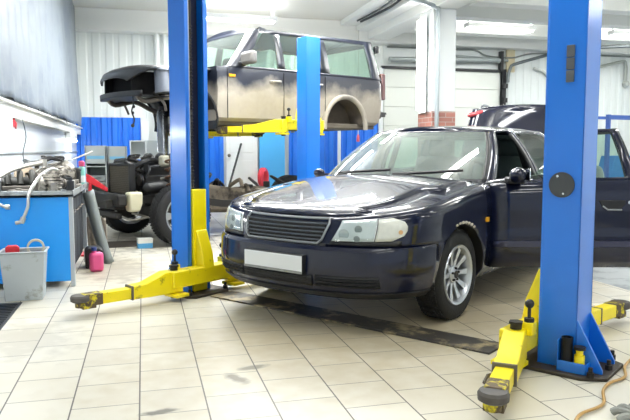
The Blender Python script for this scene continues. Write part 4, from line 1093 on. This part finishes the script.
m = MB(); m.bb(1.5, 2.5, -.44, -.08, .32, .62); m.build('fuel_tank', mat('dusty_tank', '#8b8172', .8, var=.25, scale=7), ch, bevel=.05)
m = MB(); m.tube([(.5, .30, .46), (1.0, .34, .34), (1.8, .32, .34), (2.4, .3, .38)], .04, smooth=4); m.cyl((2.4, .3, .40), (3.0, .3, .42), .10); m.build('exhaust', RUST, ch)
m = MB(); m.cyl((2.885, -.7, .38), (2.885, .7, .38), .045); m.ball((2.885, 0, .38), .15); m.build('rear_axle', FR, ch)
for x in (0.02, 2.885):
    for s in (-1, 1): car_wheel(ch, (x, s*.80, .372), s, .370, .25, .242, 6, rimmat=mat('grey_alloy', '#a7aaad', .35, .6))

# ================================================================= people carrier behind the sedan
vd = Vector((-.58, -.81, 0)).normalized(); vr = math.atan2(vd.y, vd.x)
van = empty('people_carrier', (5.02-vd.x*4.4, 8.08-vd.y*4.4, .0), vr, 'dark blue people carrier with roof rails and a high red tail lamp, behind the sedan', 'car')
vl = Shell([(0, .12, .80, 4.30), (.1, .03, .86, 4.36), (.35, 0, .885, 4.40), (.6, .06, .88, 4.39), (.9, .16, .87, 4.37), (1, .22, .84, 4.34)], lambda f, x: .22+f*(.78-.22*max(0, (1.2-x)/1.2)), [0, 15, 30, 45, 60, 72, 82], lambda f: [.8, .95, 1.1, 1.3, 1.6, 2.0, 2.5, 3.0, 3.3, 3.5, 3.7, 3.9], [84, 70, 55, 40, 20, 0], lambda f: .75, lambda f: 4.1, 3, 4, crown=.03, cols=8)
bb_ = vl.bm(lambda k, i, s, c: 0).bm
ct = MB(); ct.mi = 4
for x0 in (.9, 3.6):
    for s in (-1, 1): ct.cyl((x0, s*.6, .32), (x0, s*1.1, .32), .36, n=32)
bb_ = cut(bb_, ct.bm)
vb = split(bb_, 0).build('body', NAVY, van, ang=30); split(bb_, 4).islands('wheel_housing', BLACK, vb)
VF = [0, .1, .3, .6, .82, .92, 1]
vg = Shell([(f, .95+.95*f, .84-.15*f+.02*4*f*(1-f), 4.34-.16*f) for f in VF], lambda f, x: .99+f*(.74+.06*math.sin(PI*min(1, max(0, (x-1.6)/3.0)))), [0, 15, 30, 45, 60, 74, 84], lambda f: [.95+.95*f+.36, 2.3+.1*f, 2.4+.1*f, 3.3, 3.4, 3.95-.05*f], [84, 66, 48, 30, 15, 0], lambda f: .95+.95*f+.32, lambda f: 4.1-.1*f, 3.2, 4, crown=.05, cols=8)
def vreg(k, i, side, c):
    if k == 'cap': return 0
    if k == 'bot': return None
    f0 = VF[k]; w = .1 <= f0 < .82; j = i-7
    if not w: return 0
    if i < 4 or j in (0, 2, 4): return 1
    return 0
vgm = vg.bm(vreg, bot=False).bm
split(vgm, 0).build('roof_and_pillars', NAVY, van, ang=35, solid=.03); split(vgm, 1).islands('window', GLASS, van, ang=60)
for s in (-1, 1):
    m = MB(); m.tube([(2.2, s*.58, 1.74), (2.35, s*.58, 1.835), (3.2, s*.57, 1.85), (3.95, s*.56, 1.81), (4.1, s*.55, 1.72)], .018, smooth=4); m.build('roof_rail', mat('rail_dark', '#3a3f48', .3), van)
    m = MB(); m.box((4.10, s*.63, 1.69), (.16, .24, .06), rx=rad(s*-14)); m.build('tail_lamp', mat('tail_red', '#d2555a', .25), van, bevel=.03)
    for x0 in (.9, 3.6): car_wheel(van, (x0, s*.75, .32), s, .32, .2, .2, 7)
m = MB(); m.bb(4.36, 4.42, -.82, .82, .34, .56); m.build('rear_bumper', BLACK, van, bevel=.03)
# ================================================================= left side of the hall
# grey tarpaulin over the upper left wall
rows = []
NY, NZ = 120, 36
for a in range(NZ+1):
    u = a/NZ; z = 1.64+u*(CEIL-1.66); r = []
    for q in range(NY+1):
        y = 1.5+(YW-.45-1.5)*q/NY
        f = noise.noise(Vector((y*1.1, z*.45, 3.1)))*.045+noise.noise(Vector((y*5.5+z*.8, z*.7, 1.7)))*.012+.018*(1-u)**2*math.sin(y*16+3*noise.noise(Vector((y, z, 0))))
        f += noise.noise(Vector((y*9, z*6, 5)))*.03*(1-u)**3
        r.append((XL+.125+f*.9-.02*u, y, z-.03*(1-u)**4*abs(math.sin(y*4.0+noise.noise(Vector((y*2, 0, 0)))*3))))
    rows.append(r)
m = MB(); m.grid(rows)
tag(m.build('tarpaulin', mat('silver_tarpaulin', '#8d969f', .5, .05, 0, var=.08, scale=1.2, dirt='#7f8996', dirt_amt=.35, dirt_scale=1.6), ang=70, solid=.004), 'silver grey tarpaulin hanging over the upper left wall', 'tarpaulin')
# bench
be = empty('workbench', (-.9, 5.9, 0), 0, 'bright blue workbench with a grey tray top, loaded with engine parts, along the left wall', 'workbench')
BX0, BX1, BL_ = -.33, .315, 1.35
m = MB(); m.bb(BX0, BX1-.03, .0, .03, .05, .77); m.build('end_panel', BENCHB, be, bevel=.004)
m = MB(); m.bb(BX0, BX1-.05, .05, BL_, .10, .74); m.build('cabinet_body', mat('bench_dark_inside', '#23272c', .7), be)
for y0 in (.02, BL_-.05):
    for x0 in (BX0, BX1-.035):
        m = MB(); m.bb(x0, x0+.035, y0-.022, y0+.03, 0, .78); m.build('leg', mat('bench_grey', '#b7bec3', .4, .2), be, bevel=.004)
TT = .775
m = MB(); m.bb(BX0-.01, BX1+.01, -.03, BL_+.03, TT, TT+.02)
m.bb(BX0-.01, BX1+.01, -.03, -.015, TT, TT+.05); m.bb(BX1-.005, BX1+.01, -.03, BL_+.03, TT, TT+.05); m.bb(BX0-.01, BX0+.005, -.03, BL_+.03, TT, TT+.12); m.bb(BX0-.01, BX1+.01, BL_+.015, BL_+.03, TT, TT+.05)
m.build('tray_top', mat('bench_tray', '#a4aaad', .4, .35, var=.12, dirt='#5c5d5b', dirt_amt=.25), be, bevel=.003)
for k in range(4):
    m = MB(); m.bb(BX1-.05, BX1-.035, .08+k*.305, .365+k*.305, .14, .72); dd = m.build('drawer_front', mat('bench_drawer', '#2c3138', .5), be, bevel=.004)
    m = MB(); m.tube([(BX1-.03, .14+k*.305, .62), (BX1-.01, .15+k*.305, .62), (BX1-.01, .29+k*.305, .62), (BX1-.03, .30+k*.305, .62)], .008, n=6); m.build('drawer_handle', STEEL, dd)
Z = TT+.02
def onb(x, y): return (-.9+x, 5.9+y)
def put(name, m, mats, x, y, z, rz, label, cat, group=None, **k):
    X, Y = onb(x, y); return tag(m.build(name, mats, loc=(X, Y, z), rz=rz, **k), label, cat, group)
GREASE = mat('greasy_black', '#24241f', .5, .2, var=.4, scale=20)
# starter/alternator with ribs
al = empty('alternator', (*onb(.12, .15), Z+.083), .5, 'round pale alloy alternator on the front edge of the blue bench', 'engine part', 'engine parts on the bench')
m = MB(); m.cyl((-.07, 0, 0), (.07, 0, 0), .075, n=28); m.cyl((.07, 0, 0), (.10, 0, 0), .06, .05, n=28); m.cyl((-.07, 0, 0), (-.10, 0, 0), .07, .05, n=28)
for k in range(14):
    a = 2*PI*k/14; m.box((0, .078*math.cos(a), .078*math.sin(a)), (.15, .012, .012), rx=a)
m.build('housing', LSTEEL, al, bevel=.004)
m = MB(); m.cyl((.10, 0, 0), (.135, 0, 0), .036, n=20); m.torus((.118, 0, 0), .036, .006, 'X'); m.build('pulley', STEEL, al)
m = MB(); m.bb(-.05, .03, -.10, -.07, -.085, .02); m.build('mounting_lug', LSTEEL, al, bevel=.01)
# gearbox casing
gb = empty('gearbox_casing', (*onb(.08, .82), Z), 1.0, 'dusty alloy gearbox casing with a bell mouth on the bench, behind the alternator', 'engine part', 'engine parts on the bench')
m = MB(); m.lathe([(.0, -.16), (.07, -.16), (.085, -.02), (.12, .08), (.135, .15), (.125, .15), (.10, .08), (0, .06)], (0, 0, .135), 'X', n=26)
for k in range(8):
    a = 2*PI*k/8; m.box((.02, .098*math.cos(a), .135+.098*math.sin(a)), (.2, .02, .012), rx=a)
m.build('casing', LSTEEL, gb, bevel=.003)
m = MB(); m.cyl((-.16, 0, .135), (-.26, 0, .135), .03); m.build('output_shaft', STEEL, gb)
# dark intake manifold with four runners
mf = empty('intake_manifold', (*onb(-.12, .46), Z), .2, 'black four-pipe intake manifold on the bench, nearest the wall', 'engine part', 'engine parts on the bench')
m = MB(); m.cyl((-.2, .08, .07), (.2, .08, .07), .06, n=20); m.build('plenum', GREASE, mf)
for k in range(4):
    m = MB(); x = -.15+.1*k; m.tube([(x, .06, .10), (x, 0, .17), (x, -.08, .16), (x, -.13, .07)], .026, smooth=4, n=10); m.build('runner', GREASE, mf)
m = MB(); m.bb(-.2, .2, -.17, -.10, .02, .06); m.build('flange', STEEL, mf, bevel=.006)
# crank pulley set and brackets, heap pieces each of their own
def gear(r, h, n):
    m = MB(); m.cyl((0, 0, 0), (0, 0, h), r, n=30)
    for k in range(n):
        a = 2*PI*k/n; m.box((r*math.cos(a), r*math.sin(a), h/2), (.012, .010, h*.9), rz=a)
    m.lathe([(.3*r, h), (.3*r, h*1.3), (0, h*1.3)], n=20); return m
put('timing_gear', gear(.085, .035, 30), STEEL, -.13, .13, Z, .2, 'flat dark toothed gear lying on the bench tray beside the alternator', 'engine part', 'engine parts on the bench', bevel=.002)
m = MB(); m.M = Matrix.Rotation(rad(70), 4, 'X'); m.lathe([(.03, 0), (.11, 0), (.115, .02), (.10, .03), (.05, .035), (.03, .05)], n=30)
m.M = Matrix()
put('brake_disc', m, mat('rusty_disc', '#8d7f6c', .6, .3, var=.25, scale=12), -.17, .74, Z+.12, .7, 'beige rusty disc standing behind the black manifold on the bench', 'engine part', 'engine parts on the bench')
m = MB(); m.bb(-.16, .16, -.09, .09, 0, .13); m.bb(-.13, .13, -.07, .07, .13, .19)
for k in range(4): m.cyl((-.11+.073*k, 0, .19), (-.11+.073*k, 0, .22), .022, n=14)
put('cylinder_head', m, LSTEEL, -.16, 1.14, Z, .05, 'ribbed alloy cylinder head lying across the bench behind the gearbox casing', 'engine part', 'engine parts on the bench', bevel=.008)
m = MB(); m.tube([(-.30, .03, .13), (-.2, .28, .20), (-.1, .5, .235), (.0, .68, .255)], .02, smooth=4, n=10); m.cyl((-.29, .04, .0), (-.29, .04, .15), .03); m.cyl((.0, .68, .225), (.0, .68, .285), .032)
put('suspension_arm', m, mat('dull_alloy', '#aaa79f', .45, .5, var=.2, scale=12), 0, 0, Z, 0, 'long pale alloy suspension arm lying on the bench along the wall', 'engine part', 'engine parts on the bench')
m = MB(); m.tube([(-.28, 0, .03), (-.05, .05, .16), (.2, .02, .22), (.42, .04, .30)], .009, smooth=5, n=8)
put('thin_rod', m, TUBEAL, .05, 1.0, Z+.06, .5, 'thin white rod sticking up from the parts at the far end of the bench', 'engine part', 'engine parts on the bench')
r_ = random.Random(5)
jl = ['coil of black cable lying on the bench tray behind the alternator', 'loop of dark wiring draped over the gearbox casing', 'black wiring loop at the far end of the bench', 'grey hose loop lying over the cylinder head']
for k, (x, y, z, R_) in enumerate(((.06, .42, .0, .09), (.06, .82, .26, .10), (.02, 1.27, .0, .06), (-.16, 1.14, .22, .08))):
    m = MB(); pts = []
    for q in range(26):
        a = q*.62; rr = R_*(1+.12*math.sin(q*1.7)); pts.append((rr*math.cos(a), rr*math.sin(a), .012+.004*q/2*(.6 if k == 0 else .45)+.02*math.sin(q*1.1)*(k > 0)))
    m.tube(pts, .010 if k < 3 else .014, smooth=3, n=7)
    put('wiring_coil' if k < 3 else 'hose_loop', m, HK[0] if k < 3 else mat('hose_mid_grey', '#6d7173', .5), x, y, Z+z, .3*k, jl[k], 'cable')
bl = [('starter_motor', 'dark starter motor at the right edge of the bench tray', .22, .55), ('fuel_pump', 'small black pump standing beside the alternator on the bench', .265, .33), ('oil_filter_housing', 'black canister-shaped filter housing near the far end of the bench', .25, 1.0), ('throttle_body', 'dull alloy throttle body at the back of the bench', .16, 1.16), ('water_pump', 'squat alloy water pump by the right edge of the bench, behind the starter motor', .255, .78)]
for k, (nm, lab, x, y) in enumerate(bl):
    m = MB()
    if k == 0: m.cyl((-.10, 0, .05), (.08, 0, .05), .048, n=20); m.cyl((-.06, .0, .115), (.06, 0, .115), .026, n=14); m.cyl((.08, 0, .05), (.14, 0, .05), .025, n=14); mm = GREASE
    elif k == 1: m.cyl((0, 0, 0), (0, 0, .1), .035, n=18); m.cyl((0, 0, .1), (0, 0, .13), .022, n=14); m.cyl((0, 0, .115), (.06, 0, .125), .009, n=8); mm = HK[1]
    elif k == 2: m.cyl((0, 0, 0), (0, 0, .16), .05, n=20); m.lathe([(.05, .16), (.056, .165), (.056, .19), (.03, .20), (0, .2)], n=20); m.bb(-.08, .08, -.03, .03, 0, .03); mm = HK[0]
    elif k == 3: m.lathe([(.035, 0), (.06, 0), (.06, .09), (.035, .09), (.035, 0)], n=24); m.bb(-.09, -.05, -.04, .04, .0, .08); m.bb(-.004, .004, -.034, .034, .04, .05); mm = LSTEEL
    else: m.cyl((0, 0, 0), (0, 0, .05), .07, n=24); m.cyl((0, 0, .05), (0, 0, .09), .045, n=20); m.tube([(.05, 0, .03), (.1, .03, .05), (.12, .06, .09)], .022, n=10); mm = LSTEEL
    put(nm, m, mm, x, y, Z, r_.uniform(0, 3), lab, 'engine part', 'engine parts on the bench', bevel=.004)
# bent pipes hanging over the front edge
m = MB(); m.tube([(.16, .36, .99), (.11, .30, 1.0), (.06, .15, .96), (.02, .02, .89), (-.02, -.05, .80), (-.03, -.06, .70), (-.07, -.06, .60)], .0135, smooth=6, n=10); m.cyl((-.066, -.06, .61), (-.085, -.06, .565), .022); m.cyl((-.085, -.062, .575), (-.13, -.062, .565), .015)
tag(m.build('bent_pipe', TUBEAL, loc=(-.9, 5.9, 0)), 'bent alloy pipe hanging down in front of the blue bench panel', 'pipe', 'bent pipes over the bench edge')
m = MB(); m.tube([(-.30, .25, .87), (-.29, .06, .85), (-.28, -.05, .80), (-.26, -.07, .74), (-.2, -.07, .70)], .013, smooth=6, n=10); m.cyl((-.2, -.07, .70), (-.165, -.07, .70), .021)
tag(m.build('bent_pipe', TUBEAL, loc=(-.9, 5.9, 0)), 'short bent alloy pipe at the left edge of the bench panel', 'pipe', 'bent pipes over the bench edge')
# vise and spray can on the far right corner of the bench
sc = empty('spray_can', (*onb(.285, 1.30), Z), 0, 'teal and white spray can with a pink cap on the right edge of the bench', 'spray can')
m = MB(); m.lathe([(0, 0), (.033, 0), (.033, .19), (.02, .205), (0, .205)], n=20); m.build('can', mat('can_teal', '#8ecfc4', .35), sc)
m = MB(); m.lathe([(.03, .205), (.03, .25), (.02, .262), (0, .262)], n=18); m.build('cap', mat('can_pink', '#d2527e', .4), sc)
m = MB(); m.lathe([(.0335, .04), (.0335, .11)], n=20); m.build('paper_label', WHITE, sc)
vi = empty('bench_vise', (*onb(.265, .44), Z), .2, 'grey bench vise on the right corner of the blue bench', 'vise')
vi.scale = (.7, .7, .9)
m = MB(); m.bb(-.05, .05, -.08, .08, 0, .03); m.bb(-.04, .04, -.08, -.02, .03, .11); m.build('base', TUBEAL, vi, bevel=.008)
m = MB(); m.bb(-.04, .04, .02, .06, .04, .11); m.cyl((0, -.02, .06), (0, .14, .06), .014); m.build('sliding_jaw', TUBEAL, vi, bevel=.006)
m = MB(); m.cyl((-.07, .14, .06), (.07, .14, .06), .006); m.build('handle', STEEL, vi)
# grey bin with its contents, in front of the bench
bi = empty('waste_bin', (-.92, 5.52, 0), .03, 'dirty pale grey plastic bin in front of the blue bench', 'bin')
GB_ = mat('bin_grey', '#b3bbc0', .5, var=.06, dirt='#7d7a70', dirt_amt=.22, dirt_scale=7)
m = MB(); h = .375
def rect(a, b, z): return [(-a, -b, z), (a, -b, z), (a, b, z), (-a, b, z)]
m.grid([rect(.135, .10, 0), rect(.16, .125, h), rect(.175, .14, h), rect(.175, .14, h+.012), rect(.155, .12, h+.012), rect(.13, .095, .015)], closed=True); m._add(rect(.135, .10, 0), [(0, 1, 2, 3)]); m._add(rect(.13, .095, .015), [(0, 1, 2, 3)])
m.build('tub', GB_, bi, bevel=.008, recalc=True)
m = MB(); m.bb(-.12, .12, -.085, .085, .20, .34); tag(m.build('rubbish', mat('dark_rubbish', '#4a453d', .9, var=.5, scale=20), loc=(-.92, 5.52, 0)), 'dark rubbish filling the grey bin', 'rubbish', kind='stuff')
m = MB(); m.bb(-.05, .05, -.03, .03, 0, .07); m.prism([(-.05, .07), (.05, .07), (.03, .085), (-.03, .085)], -.03, .03, 'Y')
tag(m.build('red_box', RED, loc=(-1.0, 5.50, .342), rz=.2, bevel=.008), 'small red box on top of the rubbish in the grey bin', 'box')
m = MB(); m.lathe([(.050, -.014), (.066, -.014), (.066, .014), (.050, .014), (.050, -.014)], axis='Y', n=36)
tag(m.build('tape_roll', mat('tape_beige', '#cfc8b4', .5), loc=(-.83, 5.50, .405), rz=.15), 'beige roll of tape standing upright in the grey bin', 'tape')
# things on the floor beside the bench
pc = empty('plastic_bottle', (-.455, 6.58, 0), .3, 'pink plastic bottle with a dark blue cap on the floor by the bench', 'bottle')
m = MB(); m.box((0, 0, .095), (.13, .085, .19)); m.build('bottle_body', PINK, pc, bevel=.03, ang=60)
m = MB(); m.cyl((-.02, 0, .18), (-.02, 0, .205), .022); m.build('neck', PINK, pc)
m = MB(); m.cyl((-.02, 0, .205), (-.02, 0, .24), .026, n=20); m.build('cap', mat('cap_blue', '#2c3f7e', .4), pc)
m = MB(); m.prism([(0, 0), (.17, 0), (.17, .17), (.13, .2), (.03, .2), (0, .17)], 0, .24, 'Y'); 
tag(m.build('battery_box', mat('black_box', '#191a1d', .5), loc=(-.57, 6.75, 0), rz=.1, bevel=.01), 'black box on the floor between the pink bottle and the bench', 'box')
# long grey trim panel leaning
gp_ = MB(); rows = []
for k in range(15):
    u = k/14; x = -.16*(1-u)**1.2-.02*math.sin(u*PI)*-1; z = .0+.74*(1-u); c = Vector((-.36-.20*(1-u)**.8, 7.05+.15*(1-u), z))
    wv = .058-.008*u; rows.append([(c.x+wv*math.sin(t)*1.0, c.y-.06*math.cos(t), c.z+.02*math.sin(t)) for t in [rad(-100+q*25) for q in range(9)]])
gp_.grid(rows); tag(gp_.build('trim_panel', mat('silver_grey_panel', '#757c7a', .35, .2, var=.06), ang=70, solid=.008), 'long curved silver grey body trim leaning against the bench end', 'body trim')
rows = []
for k in range(13):
    u = k/12; rows.append([(-.575+.2*v-.03*u, 7.30+.10*u+.03*noise.noise(Vector((u*4, v*4, 2))), .01+.46*u-.07*abs(v-.45)*u+.015*noise.noise(Vector((v*6, u*5, 0)))) for v in [q/12 for q in range(13)]])
m = MB(); m.grid(rows); tag(m.build('felt_liner', mat('felt_brown', '#80766a', .95, var=.35, scale=14, bump=.6, bump_scale=30), ang=70, solid=.015), 'mottled brown felt liner propped behind the leaning grey trim', 'liner')
# red trolley jack handle / stand
rs = empty('red_stand', (-.585, 7.7, .0), .2, 'red metal stand behind the leaning grey trim, beside the bench', 'stand')
m = MB(); m.tube([(0, 0, .02), (.0, 0, .66), (.02, 0, .84)], .018, n=8); m.build('post', RED, rs)
m = MB(); m.prism([(-.03, .91), (.02, .88), (.20, .74), (.19, .70), (.02, .79), (-.03, .82)], -.02, .02, 'Y'); m.build('arm', RED, rs, bevel=.004)
m = MB(); m.bb(-.12, .12, -.12, .12, 0, .02); m.build('foot', RED, rs)
# grey cabinets at the back
for k, (x0, x1, y0, zt, lab) in enumerate(((-.94, -.60, 11.7, 1.24, 'left grey metal tool cabinet with open shelves near the back wall'), (-.575, -.27, 11.75, 1.23, 'right grey metal tool cabinet behind the radiator'))):
    c = empty('tool_cabinet', ((x0+x1)/2, y0, 0), 0, lab, 'cabinet', 'grey tool cabinets'); w_ = (x1-x0)/2
    m = MB(); m.bb(-w_, w_, .0, .55, 0, .30); m.bb(-w_, w_, .53, .55, 0, zt); m.bb(-w_, -w_+.02, 0, .55, 0, zt); m.bb(w_-.02, w_, 0, .55, 0, zt)
    for z in (.30, .62, .90): m.bb(-w_, w_, 0, .55, z-.02, z)
    m.bb(-w_, w_, 0, .55, zt-.30, zt); m.build('carcass', GREYW, c, bevel=.004)
    m = MB(); m.bb(-w_+.03, w_-.03, -.006, 0, zt-.22, zt-.17); m.build('stripe', mat('stripe_blue', '#7fbfe0', .4), c)
    m = MB(); m.bb(-w_+.03, w_-.03, -.02, 0, .64, .74); dr_ = m.build('drawer', mat('drawer_grey', '#9aa2a3', .4), c, bevel=.004)
    m = MB(); m.tube([(-.08, -.02, .70), (-.08, -.04, .70), (.08, -.04, .70), (.08, -.02, .70)], .007, n=6); m.build('drawer_handle', STEEL, dr_)
    m = MB(); m.bb(-w_+.03, w_-.03, -.012, 0, .04, .27); m.build('door', GREYW, c, bevel=.004)
    m = MB(); m.cyl((.04, .25, .74), (.04, .25, .80), .05)
    tag(m.build('paint_tin', STEEL, loc=((x0+x1)/2, y0, -.12)), 'grey tin on the shelf of the %s tool cabinet' % ('left' if k == 0 else 'right'), 'tin', 'tins on the cabinet shelves')
bx = empty('wall_box', (.16, 12.2, 0), 0, 'white open-fronted box on a grey stand against the back wall, above the engine', 'box')
m = MB(); m.bb(-.38, -.10, .0, .3, 1.0, 1.02); m.bb(-.38, -.36, 0, .3, 1.0, 1.34); m.bb(-.12, -.10, 0, .3, 1.0, 1.34); m.bb(-.38, -.10, 0, .3, 1.32, 1.34); m.bb(-.38, -.1, .28, .3, 1.0, 1.34); m.build('shell', WHITE, bx, bevel=.003)
m = MB(); m.bb(-.09, .24, 0, .3, .92, 1.34); m.build('side_cabinet', GREYW, bx, bevel=.004)
m = MB(); m.bb(-.38, .24, .02, .3, 0, .92); m.build('stand', GREYW, bx, bevel=.004)
# small box and dark sheet on the floor by the chassis
m = MB(); m.bb(-.45, .06, -.22, .3, .001, .008); tag(m.build('floor_sheet', mat('dark_card', '#3d352d', .9, var=.4, scale=6), loc=(-.02, 8.42, 0), rz=.1), 'dark oily cardboard sheet on the floor in front of the chassis', 'cardboard')
sb_ = empty('carton', (.0, 8.06, 0), .15, 'small white and light blue carton on the floor before the chassis wheel', 'carton')
m = MB(); m.bb(-.085, .085, -.05, .05, 0, .06); m.build('box_body', mat('carton_blue', '#4f9fd0', .5), sb_, bevel=.003)
m = MB(); m.bb(-.086, .086, -.051, .051, .06, .12); m.build('box_lid', mat('carton_white', '#d8dad4', .6), sb_, bevel=.003)
# pole, red hose ring, red flag, pull cord
m = MB(); m.cyl((1.45, 12.6, 0), (1.96, 13.5, 1.30), .022, n=10); tag(m.build('leaning_bar', mat('black_bar', '#24292a', .5)), 'black bar leaning against the white door in the back wall', 'bar')
m = MB(); m.torus((0, 0, 0), .17, .04, 'Y', n=36); m.torus((0, .05, .01), .165, .035, 'Y', n=36)
tag(m.build('hose_coil', mat('coral_hose', '#e23a4a', .5), loc=(2.42, 13.41, .60), rz=rad(60)), 'red coiled hose hanging between the white door and the light blue panel', 'hose')
m = MB(); m.prism([(0, 0), (.09, .03), (.17, .0), (.20, .05), (.12, .07), (.10, .10), (.02, .07)], 0, .015, 'X')
tag(m.build('red_tag', RED, loc=(XL+.06, 6.75, 1.372)), 'small red tag hanging under the ledge of the left wall', 'tag')
m = MB(); m.tube([(XL+.1, 7.1, 1.47), (XL+.12, 7.15, 1.3), (XL+.09, 7.12, 1.12), (XL+.11, 7.2, .95)], .006, smooth=4, n=6)
tag(m.build('thin_cable', mat('cord_grey', '#6d7478', .6)), 'thin grey cord hanging from the ledge of the left wall', 'cord')
pl_ = empty('pull_switch', (4.42, 13.3, 0), 0, 'red pull handle on a cord in front of the blue wall cladding', 'pull cord')
m = MB(); m.cyl((0, 0, 1.50), (0, 0, 3.8), .008, n=6); m.build('cord', mat('cord_white', '#c9c9c4', .6), pl_)
m = MB(); m.lathe([(0, 1.34), (.035, 1.35), (.03, 1.46), (.012, 1.5), (0, 1.5)], n=16); m.build('handle', mat('pink_red', '#d55a68', .5), pl_)
# blue rack by the far right wall
rk = empty('blue_rack', (9.75, 12.0, 0), .1, 'blue tubular rack by the back wall, seen above the open sedan door', 'rack')
RB = mat('rack_blue', '#3f63b0', .4)
for x in (-.45, .95):
    for y in (-.25, .25): 
        m = MB(); m.bb(x-.035, x+.035, y-.035, y+.035, 0, 1.9); m.build('post', RB, rk)
for z in (.5, 1.86):
    for y in (-.25, .25): m = MB(); m.bb(-.45, .95, y-.03, y+.03, z-.03, z+.03); m.build('rail', RB, rk)
m = MB(); m.bb(-.42, .92, -.22, .22, .53, .55); m.build('shelf', RB, rk)
m = MB(); m.prism([(0, 0), (.75, 0), (.9, .5), (.15, .5)], -.2, .2, 'Y'); tag(m.build('blue_crate', mat('crate_blue', '#2f7fc4', .4), loc=(9.45, 12.0, .55), rz=.1, bevel=.02), 'light blue crate on the shelf of the blue rack', 'crate')
# things in the near right corner
m = MB(); m.tube([(1.72, 2.30, .012), (1.83, 2.40, .012), (1.96, 2.45, .012), (2.03, 2.50, .012), (2.12, 2.62, .012), (2.22, 2.70, .012), (2.36, 2.76, .012), (2.50, 2.92, .012), (2.8, 3.1, .012), (3.3, 3.2, .012)], .0075, smooth=6, n=8)
tag(m.build('air_hose', mat('ochre_hose', '#b08a4a', .5)), 'thin ochre air hose curling over the floor in the near right corner', 'hose')
gv = MB()
gv.ball((0, 0, .03), .06, n=10, sc=(1.2, .9, .45))
for k, (dx, dy, L) in enumerate(((-.09, .03, .06), (-.05, .09, .07), (.0, .10, .075), (.05, .09, .07), (.09, .02, .05))):
    gv.tube([(dx*.5, dy*.5, .03), (dx, dy, .035), (dx*1.25, dy*1.25, .02)], .017, n=8, smooth=3)
tag(gv.build('work_glove', mat('glove_grey', '#93958f', .9, bump=.4), loc=(2.05, 2.27, 0), rz=.2), 'grey work glove on the floor in the bottom right corner', 'glove')
m = MB(); m.tube([(0, 0, .012), (.06, .01, .03), (.12, .02, .014)], .012, n=6); tag(m.build('floor_lever', STEEL, loc=(1.62, 2.86, .0), rz=.6), 'small worn steel lever on the floor beside the near yellow lift arm', 'lever')
